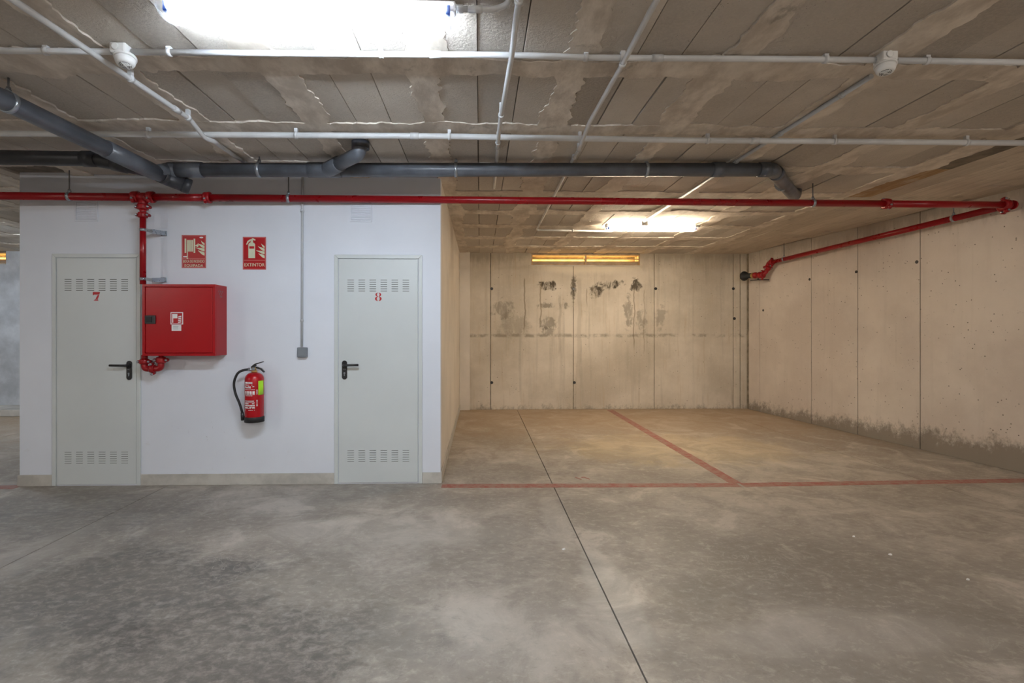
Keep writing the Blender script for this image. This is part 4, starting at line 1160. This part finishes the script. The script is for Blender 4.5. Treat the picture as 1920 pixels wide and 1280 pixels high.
pF = [at_z(1634, 143, ZC - .020), at_z(1385, 300, ZC - .0195), at_z(1208, 415, ZC - .018)]
conduit('grey conduit running back from the right detector to the warm tube lamp', pF, rc * 0.9, [.06, .22, .38, .72], mat='conduit_grey', fil=0.02)
# drop to the switch on the white wall
q0, q1 = at_y(567, 333, BOXY - 0.017), at_y(566, 652, BOXY - 0.017)
qt = Vector((q0.x + 0.02, BOXY - 0.02, ZC - 0.012))
conduit('thin grey conduit dropping down the white wall to the switch box', [Vector((q0.x, q0.y, ZC - 0.004)), Vector((q0.x, q0.y, 2.6)), Vector((q1.x, q1.y, q1.z + 0.01))], 0.0105, [.20, .845], mat='conduit_grey', group='wall conduits')
sb = thing('wall_switch', 'small grey square switch box low on the white wall between extinguisher and door', 'switch')
q0, q1 = at_y(557.5, 651, BOXY - 0.03), at_y(575.5, 669.5, BOXY - 0.03)
MB().box(q0.x, q1.x, BOXY - 0.045, BOXY - 0.0004, q1.z, q0.z).build('box', M['switch'], sb, bevel=0.007)
MB().box(q0.x + .012, q1.x - .012, BOXY - 0.050, BOXY - 0.0452, q1.z + .014, q0.z - .010).build('rocker', M['switch'], sb, bevel=0.003)
base_at(sb)

# ------------------------------------------------------------------ smoke detectors
def detector(u, v, label, tilt):
    w = thing('smoke_detector', label, 'smoke detector', 'white ceiling smoke detectors')
    c = at_z(u, v, ZC - 0.03)
    MB().box(c.x - 0.038, c.x + 0.038, c.y - 0.036, c.y + 0.036, ZC - 0.050, ZC - 0.0008).build('back_box', M['white_plastic'], w, bevel=0.008)
    MB().lathe([(0, 0.017), (0.006, 0.017), (0.007, 0.013)], (c.x - 0.008, c.y - 0.036, ZC - 0.024), (0, -1, 0), 14).build('knockout', M['white_plastic'], w)
    DS = 0.76; ax = Vector(tilt).normalized(); o0 = Vector((c.x + 0.008, c.y + 0.010, ZC - 0.046))
    S = lambda pr_: [(p_ * DS, q_ * DS) for p_, q_ in pr_]
    MB().lathe(S([(0.0, 0.058), (0.006, 0.064), (0.018, 0.064), (0.020, 0.059)]), o0, ax, 28).build('mounting_base', M['white_plastic'], w)
    MB().lathe(S([(0.020, 0.058), (0.034, 0.058), (0.036, 0.055), (0.046, 0.055), (0.060, 0.048), (0.066, 0.040), (0.066, 0.001)]), o0, ax, 28).build('sensor_head', M['white_plastic'], w)
    MB().lathe(S([(0.0655, 0.034), (0.0675, 0.034)]), o0, ax, 24).build('chamber_opening', M['slot'], w)
    for rr in (0.030, 0.021, 0.012):
        MB().lathe(S([(0.0672, rr - 0.0035), (0.0672, rr), (0.071, rr), (0.071, rr - 0.0035)]), o0, ax, 24, caps=False).build('grille_ring', M['white_plastic'], w)
    e1 = ax.cross(Vector((0, 1, 0))).normalized(); e2 = ax.cross(e1)
    for ee in (e1, e2):
        MB().tube([o0 + (ax * 0.0695 - ee * 0.036) * DS, o0 + (ax * 0.0695 + ee * 0.036) * DS], 0.0024, 6).build('grille_spoke', M['white_plastic'], w)
    base_at(w)
detector(229, 97, 'white smoke detector on the left conduit crossing, near the bright cool lamp', (0.12, -0.18, -1))
detector(1660, 111, 'white smoke detector at the upper right where the grey conduit starts', (-0.10, -0.15, -1))

# ------------------------------------------------------------------ tube luminaires
def luminaire(cx, cy, L, label, tube_mat, zt, ang=0.0, caps=True):
    """sealed twin-tube batten lamp; its length runs along X"""
    w = thing('tube_luminaire', label, 'lamp', 'sealed tube lamps on the ceiling')
    h = 0.095; hw = 0.064
    z1 = zt; zm = zt - 0.045; z0 = zt - h
    x0, x1 = cx - L / 2, cx + L / 2
    MB().box(x0 + 0.01, x1 - 0.01, cy - 0.024, cy + 0.024, zm - 0.004, z1).build('tray', M['tray'], w, bevel=0.01)
    prof = [(-hw, zm + 0.004)] + [(-hw * math.cos(k * math.pi / 12), zm - (zm - z0) * math.sin(k * math.pi / 12) ** 0.7) for k in range(1, 12)] + [(hw, zm + 0.004)]
    cv = MB(); n = len(prof)
    xs = [x0, x0 + 0.004, x0 + 0.02, x0 + 0.05, x1 - 0.05, x1 - 0.02, x1 - 0.004, x1]; sc = [0.55, 0.72, 0.92, 1, 1, 0.92, 0.72, 0.55]
    for xx, s_ in zip(xs, sc):
        for (py, pz) in prof: cv.v.append((xx, cy + py * (0.6 + 0.4 * s_), zm + (pz - zm) * s_))
    for i in range(len(xs) - 1):
        for k in range(n - 1):
            b = i * n + k; cv.face((b, b + 1, b + n + 1, b + n), True)
    cv.face(list(range(n))); cv.face([(len(xs) - 1) * n + k for k in range(n)][::-1])
    cv.build('clear_cover', M['clear'], w)
    for sy in (-1, 1):
        MB().tube([(x0 + 0.055, cy + sy * 0.040, zm - 0.018), (x1 - 0.055, cy + sy * 0.040, zm - 0.018)], 0.013, 12).build('tube', tube_mat, w)
        for xe in (x0 + 0.043, x1 - 0.043):
            MB().box(xe - 0.010, xe + 0.010, cy + sy * 0.040 - 0.016, cy + sy * 0.040 + 0.016, zm - 0.034, zm + 0.006).build('lamp_holder', M['blue'], w, bevel=0.003)
    for fx in (0.2, 0.8):
        MB().box(x0 + L * fx - 0.02, x0 + L * fx + 0.02, cy - 0.022, cy + 0.022, z1 + 0.0003, ZC - 0.0008).build('ceiling_bracket', M['steel'], w)
    MB().lathe([(0, 0.016), (0.03, 0.016), (0.032, 0.012), (0.05, 0.012)], (x1 - 0.012, cy, zm + 0.022), (1, 0, 0), 14).build('cable_gland', M['conduit_grey'], w)
    base_at(w)
    return w
la, lb = at_z(303, 36, 2.655), at_z(859, 36, 2.655)
L1x, L1y, L1L = (la.x + lb.x) / 2, (la.y + lb.y) / 2 + 0.02, (lb - la).length
luminaire(L1x, L1y, L1L, 'sealed cool white tube lamp at the top of the picture, glaring', M['tube_cool'], 2.742)
la, lb = at_z(1133, 432, 2.66), at_z(1308, 432, 2.66)
L2x, L2y, L2L = (la.x + lb.x) / 2, (la.y + lb.y) / 2, (lb - la).length
luminaire(L2x, L2y, L2L, 'sealed warm tube lamp glowing deep in the bay near the slot window', M['tube_warm'], 2.742)
p = at_z(1199, 425, ZC - .03)
jb = thing('junction_box', 'small pale junction box on the ceiling in front of the warm tube lamp', 'junction box')
MB().box(p.x - 0.04, p.x + 0.04, L2y - 0.15, L2y - 0.075, ZC - 0.055, ZC - 0.0008).build('box', M['white_plastic'], jb, bevel=0.005)
MB().box(p.x - 0.036, p.x + 0.036, L2y - 0.146, L2y - 0.079, ZC - 0.060, ZC - 0.0552).build('lid', M['white_plastic'], jb, bevel=0.003)
base_at(jb)
# feed of the near lamp
g0 = Vector((L1x + L1L / 2 + 0.03, L1y, 2.742 - 0.023))
conduit('short white conduit feeding the glaring cool lamp from its right end', [g0, g0 + Vector((0.12, 0, 0)), g0 + Vector((0.18, 0, 0.025)), g0 + Vector((0.19, -0.25, 0.025))], 0.0115, [], couplers=(.1,), group='lamp feed conduits')
# unseen lamps added behind the camera for even light; one more on the left
luminaire(-0.6, -2.6, 1.25, 'unseen tube lamp added on the ceiling behind the camera, centre', M['tube_neutral'], 2.742)
luminaire(3.9, -2.0, 1.25, 'unseen tube lamp added on the ceiling behind the camera, right', M['tube_neutral'], 2.742)
luminaire(-6.4, -0.5, 1.25, 'unseen tube lamp added on the ceiling behind the camera, left', M['tube_neutral'], 2.742)
luminaire(3.6, -4.6, 1.25, 'unseen tube lamp added on the ceiling at the far rear right', M['tube_neutral'], 2.742)
luminaire(-7.0, 6.2, 1.25, 'sealed tube lamp over the aisle left of the storage rooms', M['tube_cool'], 2.742)

# ------------------------------------------------------------------ fire extinguisher
ex = thing('fire_extinguisher', 'red fire extinguisher with black hose hung on the white wall under its sign', 'fire extinguisher')
EY = BOXY - 0.105; er = 0.078
eb = at_y(477, 790, EY); ecx = eb.x; z0 = eb.z
zt = at_y(477, 697, EY).z
hgt = zt - z0
MB().lathe([(0.0, er - 0.006), (0.0, er + 0.003), (0.045, er + 0.003), (0.048, er - 0.001)], (ecx, EY, z0), (0, 0, 1), 28).build('base_ring', M['rubber'], ex)
prof = [(0.012, er - 0.012), (0.03, er)] + [(hgt - 0.065, er)] + [(hgt - 0.065 + 0.060 * math.sin(a_), 0.022 + (er - 0.022) * math.cos(a_)) for a_ in [k * math.pi / 2 / 8 for k in range(1, 9)]] + [(hgt, 0.020)]
body = MB().lathe(prof, (ecx, EY, z0), (0, 0, 1), 32).build('cylinder', M['red_extinguisher'], ex)
nk = MB().lathe([(hgt - 0.004, 0.019), (hgt - 0.004, 0.024), (hgt + 0.012, 0.024), (hgt + 0.014, 0.017), (hgt + 0.030, 0.017), (hgt + 0.032, 0.021), (hgt + 0.040, 0.021)], (ecx, EY, z0), (0, 0, 1), 18)
nk.build('valve', M['brass'], ex)
zn = z0 + hgt + 0.036
hm = front_map(ecx, zn, EY)
hb = MB().prism([(-.025, -.004), (.02, -.004), (.055, -.016), (.082, -.042), (.090, -.036), (.062, -.004), (.025, .010), (-.025, .014)], hm, -0.011, 0.011)
hb.build('carry_handle', M['black'], ex, bevel=0.002)
hl = MB().prism([(-.026, .012), (-.010, .010), (.016, .014), (.014, .028), (.080, .050), (.079, .057), (.010, .038), (-.004, .030)], hm, -0.010, 0.010)
hl.build('squeeze_lever', M['black'], ex, bevel=0.002)
MB().lathe([(0, .013), (.012, .013)], hm(.002, -.008, 0.012), (0, -1, 0), 14).build('pressure_gauge', M['steel'], ex)
hp = fillet([hm(-.012, -.016, 0), hm(-.055, -.012, .012), hm(-.125, -.03, .03), hm(-.165, -.12, .035), hm(-.150, -.22, .035), hm(-.112, -.31, .03), hm(-.098, -.38, .02), hm(-.096, -.41, .01)], 0.075, 6)
MB().tube(hp, 0.0105, 12).build('hose', M['rubber'], ex)
MB().tube([hm(-.010, -.016, 0), hm(-.05, -.0125, .010)], 0.0135, 12).build('hose_coupling', M['steel'], ex)
MB().tube([hm(-.097, -.385, .018), hm(-.095, -.455, .01)], [0.013, 0.016], 12).build('nozzle', M['black'], ex)
wbk = MB().box(ecx - 0.02, ecx + 0.02, EY + er + 0.001, BOXY - 0.0004, z0 + hgt - 0.14, z0 + hgt - 0.02)
wbk.build('wall_bracket', M['steel'], ex)
def patch(mb, a0, a1, za, zb_, off, mi=0, n=3):
    b = len(mb.v)
    for k in range(n + 1):
        a_ = a0 + (a1 - a0) * k / n
        for z in (za, zb_):
            for rr in (er + 0.0002, er + off):
                mb.v.append((ecx + rr * math.sin(a_), EY - rr * math.cos(a_), z))
    for k in range(n):
        q = b + k * 4
        mb.face((q + 1, q + 5, q + 7, q + 3), True, mi); mb.face((q, q + 1, q + 5, q + 4), False, mi); mb.face((q + 2, q + 6, q + 7, q + 3), False, mi)
    mb.face((b, b + 2, b + 3, b + 1), False, mi); e = b + n * 4; mb.face((e, e + 1, e + 3, e + 2), False, mi)
pr = MB()
def row(fr, h, a0=-0.75, a1=0.45, dens=0.8):
    z = z0 + hgt * fr; a_ = a0
    while a_ < a1 - 0.06:
        w_ = R.uniform(0.06, 0.2)
        if R.random() < dens: patch(pr, a_, min(a1, a_ + w_), z, z + h, 0.0007)
        a_ += w_ + 0.025
row(.775, .016, a1=.28, dens=1); row(.745, .006, a1=.4); row(.715, .005, a1=.42); row(.685, .012, a1=.2); row(.655, .005)
for k in range(4): patch(pr, -.72 + k * .31, -.72 + k * .31 + .24, z0 + hgt * .555, z0 + hgt * .555 + .034, 0.0007)
row(.535, .004); row(.425, .008, dens=1); row(.40, .005); row(.375, .007, a1=.4); row(.33, .013, dens=1); row(.305, .005); row(.285, .008); row(.25, .005)
for f_ in (.565, .60, .635, .36, .33, .40, .43): patch(pr, .62, .74, z0 + hgt * f_, z0 + hgt * f_ + .010, 0.0007)
pr.build('printed_label', M['sticker'], ex)['kind'] = 'stuff'
tg = MB(); patch(tg, .82, 1.55, z0 + hgt * .55, z0 + hgt * .83, 0.0012, 0, 5)
tg.build('inspection_tag', M['tag_green'], ex)
base_at(ex)
